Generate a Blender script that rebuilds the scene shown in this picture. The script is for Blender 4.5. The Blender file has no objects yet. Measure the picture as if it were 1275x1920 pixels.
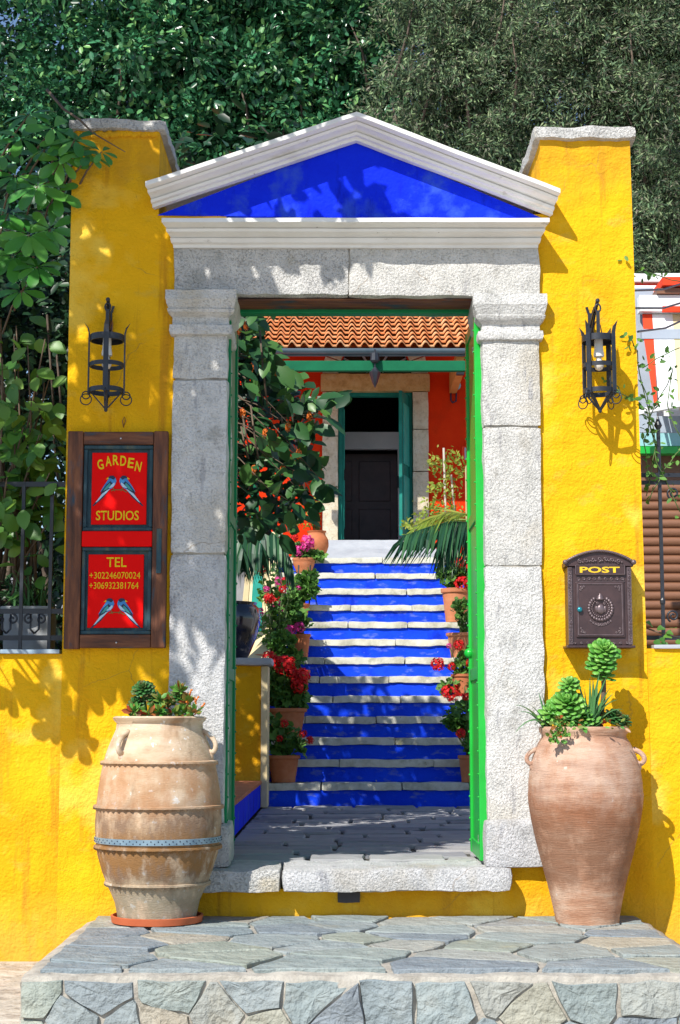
import bpy, bmesh, math, random
import numpy as np
from mathutils import Vector, Matrix, noise
random.seed(7); RNG = np.random.default_rng(7)
R = math.radians
scene = bpy.context.scene

# ------------------------------------------------------------------ camera
F = 3000.0; W0, H0 = 1275.0, 1920.0
D = 7.5; TILT = R(7.4)
CT, ST = math.cos(TILT), math.sin(TILT)
def _ray(px, py):
    u = (px - W0/2)/F; v = (H0/2 - py)/F
    return Vector((u, CT - ST*v, ST + CT*v))
_r = _ray(637, 1625)
EYE = -_r.z*D/_r.y                       # eye height above the threshold top (z = 0)
def at(px, py, Y=0.0):
    r = _ray(px, py); k = (Y + D)/r.y
    return Vector((r.x*k, Y, EYE + r.z*k))
def floor_at(px, py, z):
    r = _ray(px, py); k = (z - EYE)/r.z
    return Vector((r.x*k, r.y*k - D, z))
def sc(px, py, Y=0.0):                   # metres per photo pixel on the plane Y
    return (at(px+1, py, Y) - at(px, py, Y)).x
cam = bpy.data.cameras.new('camera'); camo = bpy.data.objects.new('camera', cam)
scene.collection.objects.link(camo)
cam.sensor_fit = 'VERTICAL'; cam.sensor_height = 36.0; cam.sensor_width = 24.0
cam.lens = 36.0*F/H0; cam.clip_start = 0.05; cam.clip_end = 2000
camo.location = (0, -D, EYE); camo.rotation_euler = (R(90) + TILT, 0, 0)
scene.camera = camo

# ------------------------------------------------------------------ sky, sun, exposure
SUND = Vector((0.62, 1.0, -1.14)).normalized()     # the way the light travels
elev = math.asin(-SUND.z); azim = math.atan2(-SUND.x, -SUND.y)
world = bpy.data.worlds.new('World'); scene.world = world; world.use_nodes = True
wn = world.node_tree.nodes; wl = world.node_tree.links; wn.clear()
sky = wn.new('ShaderNodeTexSky'); sky.sky_type = 'NISHITA'; sky.sun_disc = False
sky.sun_elevation = elev; sky.sun_rotation = azim; sky.air_density = 1.0; sky.dust_density = 0.3; sky.ozone_density = 3.0
bg = wn.new('ShaderNodeBackground'); bg.inputs['Strength'].default_value = 0.125
wo = wn.new('ShaderNodeOutputWorld'); wl.new(sky.outputs[0], bg.inputs[0]); wl.new(bg.outputs[0], wo.inputs[0])
sun = bpy.data.lights.new('sun', 'SUN'); sun.energy = 5.0; sun.angle = R(0.42); sun.color = (1.0, 0.955, 0.88)
suno = bpy.data.objects.new('sun', sun); scene.collection.objects.link(suno)
suno.rotation_euler = SUND.to_track_quat('-Z', 'Y').to_euler(); suno.location = (-6, -9, 12)
scene.view_settings.view_transform = 'Standard'; scene.view_settings.look = 'None'
scene.view_settings.exposure = 0.34; scene.view_settings.gamma = 1.0
scene.view_settings.use_curve_mapping = False
scene.cycles.max_bounces = 8; scene.cycles.diffuse_bounces = 4; scene.cycles.transparent_max_bounces = 8

# ------------------------------------------------------------------ materials
def _ramp(nt, cols, poss=None):
    cr = nt.nodes.new('ShaderNodeValToRGB'); e = cr.color_ramp.elements
    n = len(cols)
    poss = poss or [0.3 + 0.4*i/(max(1, n-1)) for i in range(n)]
    while len(e) < n: e.new(0.5)
    for i, c in enumerate(cols):
        e[i].position = poss[i]; e[i].color = (*c, 1)
    return cr
MAT = {}
def mat(name, cols, scale=4.0, rough=0.8, bump=0.0, bscale=60.0, bdist=0.004, metal=0.0, stretch=(1, 1, 1), detail=6.0,
        poss=None, pits=0.0, pscale=30.0, big=None, spots=None, objrand=None, spec=0.4, coat=0.0, zstain=None, cracks=0.0, bump2=None, noisetint=None, island=None, trans=0.0, tcol=None, bstretch=None):
    m = bpy.data.materials.new(name); m.use_nodes = True; nt = m.node_tree; N = nt.nodes; Lk = nt.links
    b = N['Principled BSDF']; out = N['Material Output']
    tc = N.new('ShaderNodeTexCoord'); mp = N.new('ShaderNodeMapping'); mp.inputs['Scale'].default_value = stretch
    Lk.new(tc.outputs['Object'], mp.inputs[0])
    col = None
    if len(cols) == 1:
        rgb = N.new('ShaderNodeRGB'); rgb.outputs[0].default_value = (*cols[0], 1); col = rgb.outputs[0]
    else:
        nz = N.new('ShaderNodeTexNoise'); nz.inputs['Scale'].default_value = scale; nz.inputs['Detail'].default_value = detail
        nz.inputs['Roughness'].default_value = 0.62
        Lk.new(mp.outputs[0], nz.inputs['Vector'])
        cr = _ramp(nt, cols, poss); Lk.new(nz.outputs['Fac'], cr.inputs[0]); col = cr.outputs[0]
    def mixc(fac, a, bcol, typ='MIX'):
        mx = N.new('ShaderNodeMix'); mx.data_type = 'RGBA'; mx.blend_type = typ
        if isinstance(fac, float): mx.inputs[0].default_value = fac
        else: Lk.new(fac, mx.inputs[0])
        Lk.new(a, mx.inputs[6])
        if isinstance(bcol, tuple): mx.inputs[7].default_value = (*bcol, 1)
        else: Lk.new(bcol, mx.inputs[7])
        return mx.outputs[2]
    if big:                                   # (colour, scale, low, high) : broad stains
        for (c, s, lo, hi, st) in big:
            n2 = N.new('ShaderNodeTexNoise'); n2.inputs['Scale'].default_value = s; n2.inputs['Detail'].default_value = 5
            n2.inputs['Roughness'].default_value = 0.6
            mp2 = N.new('ShaderNodeMapping'); mp2.inputs['Scale'].default_value = st; mp2.inputs['Location'].default_value = (s, c[0]*9, 3.1)
            Lk.new(tc.outputs['Object'], mp2.inputs[0]); Lk.new(mp2.outputs[0], n2.inputs['Vector'])
            mr = N.new('ShaderNodeMapRange'); mr.inputs[1].default_value = lo; mr.inputs[2].default_value = hi
            Lk.new(n2.outputs['Fac'], mr.inputs[0]); col = mixc(mr.outputs[0], col, c)
    hgt = None
    if pits > 0:
        vo = N.new('ShaderNodeTexNoise'); vo.inputs['Scale'].default_value = pscale; vo.inputs['Detail'].default_value = 3
        vo.inputs['Roughness'].default_value = 0.7
        Lk.new(mp.outputs[0], vo.inputs['Vector'])
        mr = N.new('ShaderNodeMapRange'); mr.inputs[1].default_value = 0.56; mr.inputs[2].default_value = 0.66
        Lk.new(vo.outputs['Fac'], mr.inputs[0])
        mm = N.new('ShaderNodeMath'); mm.operation = 'MULTIPLY'; mm.inputs[1].default_value = pits; Lk.new(mr.outputs[0], mm.inputs[0])
        dk = N.new('ShaderNodeMath'); dk.operation = 'MULTIPLY'; dk.inputs[1].default_value = 0.5; Lk.new(mm.outputs[0], dk.inputs[0])
        col = mixc(dk.outputs[0], col, (0.10, 0.095, 0.085))
        hgt = mm.outputs[0]
    if spots:                                 # (colour, scale, threshold)
        sv = N.new('ShaderNodeTexNoise'); sv.inputs['Scale'].default_value = spots[1]; sv.inputs['Detail'].default_value = 4
        Lk.new(tc.outputs['Object'], sv.inputs['Vector'])
        mr = N.new('ShaderNodeMapRange'); mr.inputs[1].default_value = spots[2]; mr.inputs[2].default_value = spots[2]+0.04
        Lk.new(sv.outputs['Fac'], mr.inputs[0]); col = mixc(mr.outputs[0], col, spots[0])
    if zstain:                                # (colour, z0, z1, z2, z3, amount): damp stain in a height band, broken up by noise
        for (c, z0, z1, z2, z3, am, s) in zstain:
            sx = N.new('ShaderNodeSeparateXYZ'); Lk.new(tc.outputs['Object'], sx.inputs[0])
            n4 = N.new('ShaderNodeTexNoise'); n4.inputs['Scale'].default_value = s; n4.inputs['Detail'].default_value = 6; n4.inputs['Roughness'].default_value = 0.65
            mp4 = N.new('ShaderNodeMapping'); mp4.inputs['Scale'].default_value = (1.4, 1.4, 0.7); Lk.new(tc.outputs['Object'], mp4.inputs[0]); Lk.new(mp4.outputs[0], n4.inputs['Vector'])
            ma = N.new('ShaderNodeMath'); ma.operation = 'MULTIPLY_ADD'; ma.inputs[1].default_value = 0.30; Lk.new(n4.outputs['Fac'], ma.inputs[0]); Lk.new(sx.outputs['Z'], ma.inputs[2])
            fs_ = []
            for (u0, u1) in ((z0+0.15, z1+0.15), (z3+0.15, z2+0.15)):
                mr = N.new('ShaderNodeMapRange'); mr.inputs[1].default_value = u0; mr.inputs[2].default_value = u1; Lk.new(ma.outputs[0], mr.inputs[0]); fs_.append(mr.outputs[0])
            mu = N.new('ShaderNodeMath'); mu.operation = 'MULTIPLY'; Lk.new(fs_[0], mu.inputs[0]); Lk.new(fs_[1], mu.inputs[1])
            mu3 = N.new('ShaderNodeMapRange'); mu3.inputs[1].default_value = 0.30; mu3.inputs[2].default_value = 0.52; Lk.new(n4.outputs['Fac'], mu3.inputs[0])
            mu2 = N.new('ShaderNodeMath'); mu2.operation = 'MULTIPLY'; Lk.new(mu.outputs[0], mu2.inputs[0]); Lk.new(mu3.outputs[0], mu2.inputs[1])
            mu4 = N.new('ShaderNodeMath'); mu4.operation = 'MULTIPLY'; mu4.inputs[1].default_value = am; Lk.new(mu2.outputs[0], mu4.inputs[0])
            col = mixc(mu4.outputs[0], col, c)
    if cracks > 0:                            # a few hairline cracks
        nd = N.new('ShaderNodeTexNoise'); nd.inputs['Scale'].default_value = 5; nd.inputs['Detail'].default_value = 6; Lk.new(tc.outputs['Object'], nd.inputs['Vector'])
        vm = N.new('ShaderNodeVectorMath'); vm.operation = 'MULTIPLY_ADD'; vm.inputs[1].default_value = (0.18, 0.18, 0.18); Lk.new(nd.outputs['Color'], vm.inputs[0]); Lk.new(tc.outputs['Object'], vm.inputs[2])
        ve = N.new('ShaderNodeTexVoronoi'); ve.feature = 'DISTANCE_TO_EDGE'; ve.inputs['Scale'].default_value = cracks; Lk.new(vm.outputs[0], ve.inputs['Vector'])
        mr = N.new('ShaderNodeMapRange'); mr.inputs[1].default_value = 0.0035; mr.inputs[2].default_value = 0.0005; Lk.new(ve.outputs['Distance'], mr.inputs[0])
        nm = N.new('ShaderNodeTexNoise'); nm.inputs['Scale'].default_value = 1.7; Lk.new(tc.outputs['Object'], nm.inputs['Vector'])
        mk = N.new('ShaderNodeMapRange'); mk.inputs[1].default_value = 0.54; mk.inputs[2].default_value = 0.62; Lk.new(nm.outputs['Fac'], mk.inputs[0])
        mu = N.new('ShaderNodeMath'); mu.operation = 'MULTIPLY'; Lk.new(mr.outputs[0], mu.inputs[0]); Lk.new(mk.outputs[0], mu.inputs[1])
        mu2 = N.new('ShaderNodeMath'); mu2.operation = 'MULTIPLY'; mu2.inputs[1].default_value = 0.45; Lk.new(mu.outputs[0], mu2.inputs[0]); col = mixc(mu2.outputs[0], col, (0.25, 0.15, 0.06))
    if objrand:                               # each piece its own tint
        oi = N.new('ShaderNodeObjectInfo'); cr2 = _ramp(nt, objrand[0], [i/max(1, len(objrand[0])-1) for i in range(len(objrand[0]))])
        Lk.new(oi.outputs['Random'], cr2.inputs[0]); col = mixc(objrand[1], col, cr2.outputs[0], objrand[2] if len(objrand) > 2 else 'MIX')
    if island:                                # each leaf its own tint
        gi = N.new('ShaderNodeNewGeometry'); cr3 = _ramp(nt, island[0], [i/max(1, len(island[0])-1) for i in range(len(island[0]))])
        Lk.new(gi.outputs['Random Per Island'], cr3.inputs[0]); col = mixc(island[1], col, cr3.outputs[0])
    if noisetint:                             # whole sprays differ in tone: (colour, scale, amount)
        n5 = N.new('ShaderNodeTexNoise'); n5.inputs['Scale'].default_value = noisetint[1]; n5.inputs['Detail'].default_value = 3; Lk.new(tc.outputs['Object'], n5.inputs['Vector'])
        mr = N.new('ShaderNodeMapRange'); mr.inputs[1].default_value = 0.42; mr.inputs[2].default_value = 0.66; mr.inputs[4].default_value = noisetint[2]; Lk.new(n5.outputs['Fac'], mr.inputs[0])
        col = mixc(mr.outputs[0], col, noisetint[0])
    Lk.new(col, b.inputs['Base Color'])
    b.inputs['Roughness'].default_value = rough; b.inputs['Metallic'].default_value = metal
    b.inputs['Specular IOR Level'].default_value = spec; b.inputs['Coat Weight'].default_value = coat
    if bump > 0:
        bn = N.new('ShaderNodeTexNoise'); bn.inputs['Scale'].default_value = bscale; bn.inputs['Detail'].default_value = 5
        bn.inputs['Roughness'].default_value = 0.6
        if bstretch:
            mp3 = N.new('ShaderNodeMapping'); mp3.inputs['Scale'].default_value = bstretch; Lk.new(tc.outputs['Object'], mp3.inputs[0]); Lk.new(mp3.outputs[0], bn.inputs['Vector'])
        else: Lk.new(mp.outputs[0], bn.inputs['Vector'])
        h = bn.outputs['Fac']
        if hgt is not None:
            sb = N.new('ShaderNodeMath'); sb.operation = 'SUBTRACT'; Lk.new(h, sb.inputs[0]); Lk.new(hgt, sb.inputs[1]); h = sb.outputs[0]
        bp = N.new('ShaderNodeBump'); bp.inputs['Strength'].default_value = bump; bp.inputs['Distance'].default_value = bdist
        Lk.new(h, bp.inputs['Height']); Lk.new(bp.outputs[0], b.inputs['Normal'])
        if bump2:                             # broad trowel undulation under the grain
            b2 = N.new('ShaderNodeTexNoise'); b2.inputs['Scale'].default_value = bump2[0]; b2.inputs['Detail'].default_value = 4; Lk.new(tc.outputs['Object'], b2.inputs['Vector'])
            bq = N.new('ShaderNodeBump'); bq.inputs['Strength'].default_value = 1.0; bq.inputs['Distance'].default_value = bump2[1]; Lk.new(b2.outputs['Fac'], bq.inputs['Height']); Lk.new(bq.outputs[0], bp.inputs['Normal'])
    if trans > 0:
        tr = N.new('ShaderNodeBsdfTranslucent'); mxs = N.new('ShaderNodeMixShader'); mxs.inputs[0].default_value = trans
        if tcol: tr.inputs[0].default_value = (*tcol, 1)
        else: Lk.new(col, tr.inputs[0])
        Lk.new(b.outputs[0], mxs.inputs[1]); Lk.new(tr.outputs[0], mxs.inputs[2]); Lk.new(mxs.outputs[0], out.inputs[0])
    MAT[name] = m
    return m

mat('plaster', [(0.76, 0.385, 0.005), (0.82, 0.435, 0.007), (0.87, 0.48, 0.012)], 2.2, 0.85, 0.75, 70, 0.010, poss=[0.3, 0.5, 0.7], spec=0.15, cracks=1.1, bump2=(5.0, 0.032),
    zstain=[((0.58, 0.34, 0.06), -0.1, -0.02, 0.10, 0.34, 0.6, 5.0), ((0.55, 0.27, 0.02), 3.55, 3.75, 4.2, 4.4, 0.55, 7.0)],
    big=[((0.66, 0.30, 0.006), 1.3, 0.52, 0.72, (1, 1, 0.5)), ((0.74, 0.42, 0.03), 6.0, 0.60, 0.70, (1, 1, 1.6)), ((0.58, 0.27, 0.012), 2.2, 0.585, 0.70, (5, 5, 0.35)), ((0.86, 0.54, 0.06), 1.1, 0.60, 0.66, (1, 1, 1)), ((0.88, 0.55, 0.05), 3.1, 0.60, 0.78, (1, 1, 1))],
    spots=((0.50, 0.25, 0.03), 9.0, 0.735))
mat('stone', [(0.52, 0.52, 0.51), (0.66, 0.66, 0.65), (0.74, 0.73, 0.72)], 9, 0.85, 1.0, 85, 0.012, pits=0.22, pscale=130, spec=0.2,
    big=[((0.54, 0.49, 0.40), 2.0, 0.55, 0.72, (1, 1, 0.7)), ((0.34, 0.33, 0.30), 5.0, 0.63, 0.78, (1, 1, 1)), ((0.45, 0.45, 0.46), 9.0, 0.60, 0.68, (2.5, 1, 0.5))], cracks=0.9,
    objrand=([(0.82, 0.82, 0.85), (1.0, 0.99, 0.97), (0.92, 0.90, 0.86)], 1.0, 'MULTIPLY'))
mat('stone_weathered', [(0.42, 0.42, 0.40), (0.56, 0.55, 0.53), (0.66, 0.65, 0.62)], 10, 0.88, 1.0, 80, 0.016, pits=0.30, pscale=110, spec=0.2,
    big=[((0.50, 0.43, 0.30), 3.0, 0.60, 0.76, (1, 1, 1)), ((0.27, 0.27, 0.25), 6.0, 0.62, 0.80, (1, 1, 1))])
mat('white_paint', [(0.70, 0.69, 0.66), (0.80, 0.80, 0.78)], 6, 0.6, 0.25, 40, 0.003, spec=0.3,
    big=[((0.55, 0.52, 0.45), 5.0, 0.60, 0.80, (0.4, 1, 3)), ((0.42, 0.40, 0.36), 11.0, 0.66, 0.76, (1, 1, 2))], spots=((0.34, 0.31, 0.27), 50, 0.715))
mat('blue_paint', [(0.004, 0.020, 0.68), (0.006, 0.034, 0.82)], 3, 0.75, 0.7, 45, 0.010, spec=0.08, big=[((0.03, 0.08, 0.62), 6, 0.54, 0.68, (1, 1, 1)), ((0.003, 0.012, 0.42), 4, 0.56, 0.70, (2.5, 1, 0.6))], spots=((0.25, 0.3, 0.7), 60, 0.76))
mat('blue_riser', [(0.006, 0.045, 0.74), (0.010, 0.075, 0.86)], 3, 0.7, 0.6, 35, 0.008, spec=0.08,
    big=[((0.14, 0.20, 0.56), 7, 0.56, 0.72, (1, 1, 2.5)), ((0.004, 0.02, 0.40), 3, 0.56, 0.72, (1, 1, 0.6))], spots=((0.35, 0.38, 0.5), 24, 0.735))
mat('tread', [(0.40, 0.39, 0.31), (0.58, 0.57, 0.48), (0.70, 0.69, 0.60)], 9, 0.85, 0.7, 55, 0.006, spec=0.2,
    big=[((0.20, 0.20, 0.10), 4.5, 0.57, 0.74, (1, 1, 1))], spots=((0.12, 0.12, 0.07), 40, 0.72))
mat('paver', [(0.22, 0.22, 0.23), (0.34, 0.34, 0.35), (0.44, 0.44, 0.44)], 7, 0.8, 0.6, 40, 0.006, spec=0.25,
    objrand=([(0.13, 0.14, 0.17), (0.26, 0.27, 0.30), (0.38, 0.37, 0.36), (0.20, 0.21, 0.24)], 0.65), spots=((0.16, 0.16, 0.15), 11, 0.66))
mat('mortar', [(0.27, 0.245, 0.21), (0.41, 0.38, 0.33), (0.51, 0.475, 0.41)], 12, 0.9, 1.0, 45, 0.010, spec=0.15,
    big=[((0.36, 0.33, 0.28), 3, 0.55, 0.75, (1, 1, 1))])
mat('mortar_dark', [(0.06, 0.058, 0.05), (0.12, 0.115, 0.10)], 12, 0.9, 0.8, 45, 0.008, spec=0.15)
mat('flagstone', [(0.18, 0.205, 0.22), (0.33, 0.37, 0.38), (0.50, 0.51, 0.48)], 7, 0.72, 1.0, 16, 0.03, spec=0.35, poss=[0.3, 0.5, 0.72],
    objrand=([(0.15, 0.19, 0.23), (0.22, 0.27, 0.27), (0.26, 0.29, 0.22), (0.42, 0.34, 0.22), (0.14, 0.17, 0.21), (0.26, 0.30, 0.29), (0.36, 0.34, 0.28), (0.20, 0.25, 0.24)], 0.65),
    big=[((0.34, 0.29, 0.20), 3.5, 0.60, 0.72, (1, 1, 1))], spots=((0.55, 0.53, 0.48), 14, 0.69))
mat('street', [(0.36, 0.32, 0.27), (0.50, 0.45, 0.38), (0.56, 0.51, 0.44)], 5, 0.9, 0.7, 30, 0.01, spec=0.2, spots=((0.3, 0.26, 0.22), 18, 0.62), cracks=1.8, big=[((0.30, 0.25, 0.21), 3.0, 0.52, 0.68, (1, 1, 1)), ((0.55, 0.47, 0.40), 8.0, 0.56, 0.66, (1, 1, 1))], bump2=(6.0, 0.06))
mat('soil', [(0.06, 0.04, 0.025), (0.10, 0.07, 0.045)], 20, 0.95, 0.8, 60, 0.01)
mat('garden_soil', [(0.07, 0.055, 0.035), (0.12, 0.10, 0.06)], 6, 0.95, 0.8, 30, 0.02)
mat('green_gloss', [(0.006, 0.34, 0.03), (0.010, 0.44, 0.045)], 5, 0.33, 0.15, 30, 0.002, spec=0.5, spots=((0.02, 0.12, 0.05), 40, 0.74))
mat('green_shaded', [(0.004, 0.17, 0.06), (0.007, 0.23, 0.085)], 5, 0.5, 0.15, 30, 0.002, spec=0.2)  # gate green darkened: the shade on the left leaf sits in the colour
mat('green_beam', [(0.004, 0.10, 0.045), (0.006, 0.14, 0.06)], 5, 0.6, 0.15, 30, 0.002, spec=0.15)
mat('wood_brown', [(0.045, 0.016, 0.008), (0.13, 0.042, 0.016), (0.24, 0.085, 0.03)], 9, 0.6, 0.6, 30, 0.004, stretch=(3.5, 3.5, 0.45), poss=[0.32, 0.5, 0.68],
    big=[((0.015, 0.05, 0.075), 7, 0.57, 0.68, (2, 1, 0.6))])
mat('wood_rail', [(0.045, 0.016, 0.008), (0.13, 0.042, 0.016), (0.22, 0.08, 0.03)], 9, 0.6, 0.6, 30, 0.004, stretch=(0.45, 3.5, 3.5), poss=[0.32, 0.5, 0.68],
    big=[((0.015, 0.05, 0.075), 7, 0.57, 0.68, (0.6, 1, 2))])
mat('wood_teal', [(0.010, 0.025, 0.035), (0.02, 0.065, 0.085), (0.10, 0.11, 0.07)], 10, 0.6, 0.5, 30, 0.004, stretch=(2, 2, 0.6), poss=[0.35, 0.55, 0.75])
mat('sign_red', [(0.80, 0.004, 0.004), (0.88, 0.007, 0.006)], 4, 0.75, 0.2, 60, 0.002, spec=0.08, spots=((0.55, 0.05, 0.03), 60, 0.74))
mat('sign_yellow', [(0.70, 0.46, 0.01), (0.85, 0.62, 0.02)], 90, 0.7, spec=0.1)
mat('sign_blue', [(0.02, 0.14, 0.42), (0.06, 0.30, 0.62)], 60, 0.5)
mat('sign_navy', [(0.008, 0.015, 0.05)], rough=0.5)
mat('sign_pale', [(0.45, 0.62, 0.75)], rough=0.5)
mat('sign_green', [(0.04, 0.30, 0.28)], rough=0.5)
mat('sign_brown', [(0.25, 0.10, 0.02)], rough=0.6)
mat('screw', [(0.6, 0.6, 0.6)], rough=0.35, metal=0.9)
mat('iron', [(0.010, 0.012, 0.018), (0.024, 0.028, 0.040)], 20, 0.42, 0.3, 60, 0.002, spec=0.5)
mat('iron_rust', [(0.012, 0.012, 0.016), (0.03, 0.03, 0.035)], 14, 0.5, 0.4, 60, 0.002, big=[((0.10, 0.035, 0.012), 9, 0.60, 0.70, (1, 1, 1))])
mat('copper_wire', [(0.30, 0.12, 0.05)], rough=0.5)
mat('cream_plastic', [(0.72, 0.72, 0.70)], rough=0.4)
mat('mailbox', [(0.040, 0.022, 0.024), (0.075, 0.040, 0.040)], 14, 0.42, 0.25, 70, 0.002, metal=0.25, spec=0.6)
mat('mailbox_relief', [(0.09, 0.06, 0.065), (0.17, 0.125, 0.13)], 20, 0.36, 0.3, 70, 0.002, metal=0.35, spec=0.6)
mat('gold_letter', [(0.75, 0.48, 0.02)], rough=0.4)
mat('knob_teal', [(0.02, 0.22, 0.28)], rough=0.25, metal=0.4)
mat('clay_pale', [(0.44, 0.31, 0.20), (0.60, 0.46, 0.32), (0.68, 0.55, 0.42)], 7, 0.85, 0.7, 60, 0.005, stretch=(1, 1, 2.6), spec=0.2, bstretch=(1, 1, 6),
    big=[((0.36, 0.17, 0.07), 3.0, 0.56, 0.70, (1, 1, 0.8)), ((0.22, 0.15, 0.09), 4.2, 0.62, 0.76, (1.5, 1.5, 0.5))], spots=((0.72, 0.69, 0.64), 34, 0.635),
    zstain=[((0.20, 0.12, 0.075), 0.14, 0.22, 0.46, 0.56, 0.9, 7.0), ((0.30, 0.14, 0.03), 0.20, 0.26, 0.36, 0.42, 0.6, 14.0), ((0.22, 0.20, 0.14), -0.05, 0.0, 0.12, 0.22, 0.7, 9.0), ((0.40, 0.19, 0.08), 0.45, 0.55, 0.66, 0.74, 0.7, 5.0)])
mat('clay_pink', [(0.32, 0.15, 0.085), (0.47, 0.26, 0.165), (0.57, 0.39, 0.28)], 6, 0.82, 0.8, 40, 0.006, stretch=(1, 1, 4), spec=0.2, bstretch=(0.6, 0.6, 9),
    big=[((0.36, 0.10, 0.035), 2.6, 0.58, 0.72, (1.6, 1.6, 0.6)), ((0.68, 0.50, 0.38), 3.4, 0.56, 0.74, (1, 1, 1.5)), ((0.22, 0.15, 0.10), 5, 0.66, 0.78, (1, 1, 0.4))],
    spots=((0.66, 0.54, 0.46), 34, 0.69), zstain=[((0.27, 0.10, 0.045), 0.36, 0.46, 0.55, 0.66, 0.65, 5.0), ((0.22, 0.11, 0.065), 0.14, 0.22, 0.42, 0.55, 0.75, 7.0), ((0.62, 0.50, 0.42), 0.5, 0.64, 0.74, 0.86, 0.35, 9.0)])
mat('terracotta', [(0.42, 0.13, 0.05), (0.54, 0.19, 0.08), (0.60, 0.27, 0.14)], 9, 0.8, 0.6, 30, 0.004, spec=0.25, bstretch=(0.5, 0.5, 10),
    objrand=([(0.38, 0.11, 0.045), (0.52, 0.17, 0.07), (0.50, 0.22, 0.13)], 0.4))
mat('saucer', [(0.45, 0.10, 0.035), (0.52, 0.13, 0.05)], 9, 0.7, 0.2, 30, 0.003)
mat('strap_blue', [(0.14, 0.22, 0.29), (0.26, 0.36, 0.43)], 20, 0.5, metal=0.3)
mat('black_glaze', [(0.004, 0.006, 0.014), (0.006, 0.009, 0.03)], 3, 0.16, spec=0.6, coat=0.4)
mat('turquoise_paint', [(0.02, 0.30, 0.24), (0.03, 0.40, 0.32)], 6, 0.5, 0.15, 30, 0.002)
mat('turquoise_pale', [(0.22, 0.48, 0.50), (0.32, 0.58, 0.60)], 6, 0.5, 0.15, 30, 0.002)
mat('door_green', [(0.006, 0.14, 0.11), (0.012, 0.22, 0.17)], 8, 0.55, 0.15, 30, 0.002, spec=0.2)
mat('cream_wall', [(0.66, 0.52, 0.28), (0.76, 0.63, 0.38)], 5, 0.85, 0.5, 60, 0.004)
mat('house_red', [(0.58, 0.024, 0.004), (0.68, 0.040, 0.005)], 3, 0.85, 0.5, 60, 0.005, spec=0.08, big=[((0.50, 0.03, 0.005), 2.5, 0.56, 0.72, (1, 1, 0.6))])
mat('house_stone', [(0.44, 0.36, 0.24), (0.60, 0.52, 0.38), (0.66, 0.60, 0.48)], 12, 0.85, 0.7, 50, 0.006, pits=0.5, pscale=40, spec=0.2)
mat('ochre_stone', [(0.42, 0.24, 0.08), (0.56, 0.35, 0.14), (0.60, 0.42, 0.22)], 12, 0.85, 0.7, 50, 0.006, pits=0.5, pscale=40, spec=0.2)
mat('marble', [(0.36, 0.38, 0.42), (0.50, 0.52, 0.55)], 5, 0.5, 0.2, 30, 0.003, stretch=(1, 1, 3))
mat('roof_tile', [(0.68, 0.28, 0.11), (0.80, 0.42, 0.20)], 8, 0.85, 0.5, 40, 0.006, spec=0.2,
    objrand=([(0.64, 0.23, 0.08), (0.76, 0.36, 0.16), (0.82, 0.50, 0.28)], 0.5))
mat('gutter', [(0.12, 0.17, 0.22), (0.18, 0.24, 0.30)], 6, 0.5, metal=0.2)
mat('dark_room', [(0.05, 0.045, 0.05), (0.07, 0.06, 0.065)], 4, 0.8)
mat('room_grey', [(0.48, 0.47, 0.50), (0.56, 0.55, 0.58)], 4, 0.8)
mat('inner_wood', [(0.05, 0.028, 0.034), (0.08, 0.045, 0.05)], 8, 0.5)
mat('dark_glass', [(0.01, 0.012, 0.016)], rough=0.1, spec=0.6)
mat('clear_bulb', [(0.75, 0.70, 0.62)], rough=0.12, spec=0.6)
mat('orange_wood', [(0.55, 0.22, 0.05), (0.66, 0.30, 0.08)], 8, 0.7)
mat('slat_brown', [(0.15, 0.065, 0.035), (0.24, 0.11, 0.06)], 10, 0.5, 0.3, 30, 0.003, stretch=(0.4, 3, 3))
mat('white_wall', [(0.74, 0.74, 0.74), (0.82, 0.82, 0.82)], 4, 0.8, 0.2, 40, 0.003)
mat('awning_red', [(0.78, 0.05, 0.01)], rough=0.8)
mat('awning_beige', [(0.62, 0.52, 0.30)], rough=0.8)
mat('grey_blue', [(0.32, 0.37, 0.44), (0.40, 0.45, 0.52)], 4, 0.7)
mat('planter_grey', [(0.28, 0.30, 0.32), (0.42, 0.43, 0.44)], 14, 0.85, 0.5, 40, 0.004)
mat('tile_blue', [(0.10, 0.22, 0.36), (0.45, 0.50, 0.52)], 14, 0.4)
mat('bark', [(0.07, 0.05, 0.04), (0.16, 0.12, 0.09)], 12, 0.9, 0.9, 30, 0.02, stretch=(1, 1, 0.3))
mat('twig', [(0.10, 0.07, 0.05), (0.18, 0.13, 0.09)], 20, 0.9)
mat('stem_green', [(0.06, 0.12, 0.03), (0.12, 0.18, 0.05)], 20, 0.7)
mat('stick_pale', [(0.55, 0.50, 0.42)], rough=0.8)
def leafmat(name, cols, rough=0.42, trans=0.28, spec=0.5, tcol=None, nt=None):
    return mat(name, [cols[0]], rough=rough, spec=spec, island=(cols, 1.0), trans=trans, tcol=tcol, noisetint=nt)
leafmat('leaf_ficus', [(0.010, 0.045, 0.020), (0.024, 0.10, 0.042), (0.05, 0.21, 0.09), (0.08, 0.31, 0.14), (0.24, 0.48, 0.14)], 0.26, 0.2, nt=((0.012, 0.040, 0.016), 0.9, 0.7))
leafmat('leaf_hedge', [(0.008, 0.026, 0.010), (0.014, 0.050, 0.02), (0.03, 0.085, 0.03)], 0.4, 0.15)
leafmat('leaf_cypress', [(0.03, 0.06, 0.035), (0.08, 0.14, 0.075), (0.16, 0.26, 0.13), (0.34, 0.46, 0.22), (0.22, 0.19, 0.15), (0.05, 0.09, 0.05)], 0.65, 0.2, 0.25, nt=((0.025, 0.048, 0.025), 1.5, 0.5))
leafmat('leaf_street', [(0.03, 0.08, 0.02), (0.05, 0.12, 0.03)], 0.5, 0.08)
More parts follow.
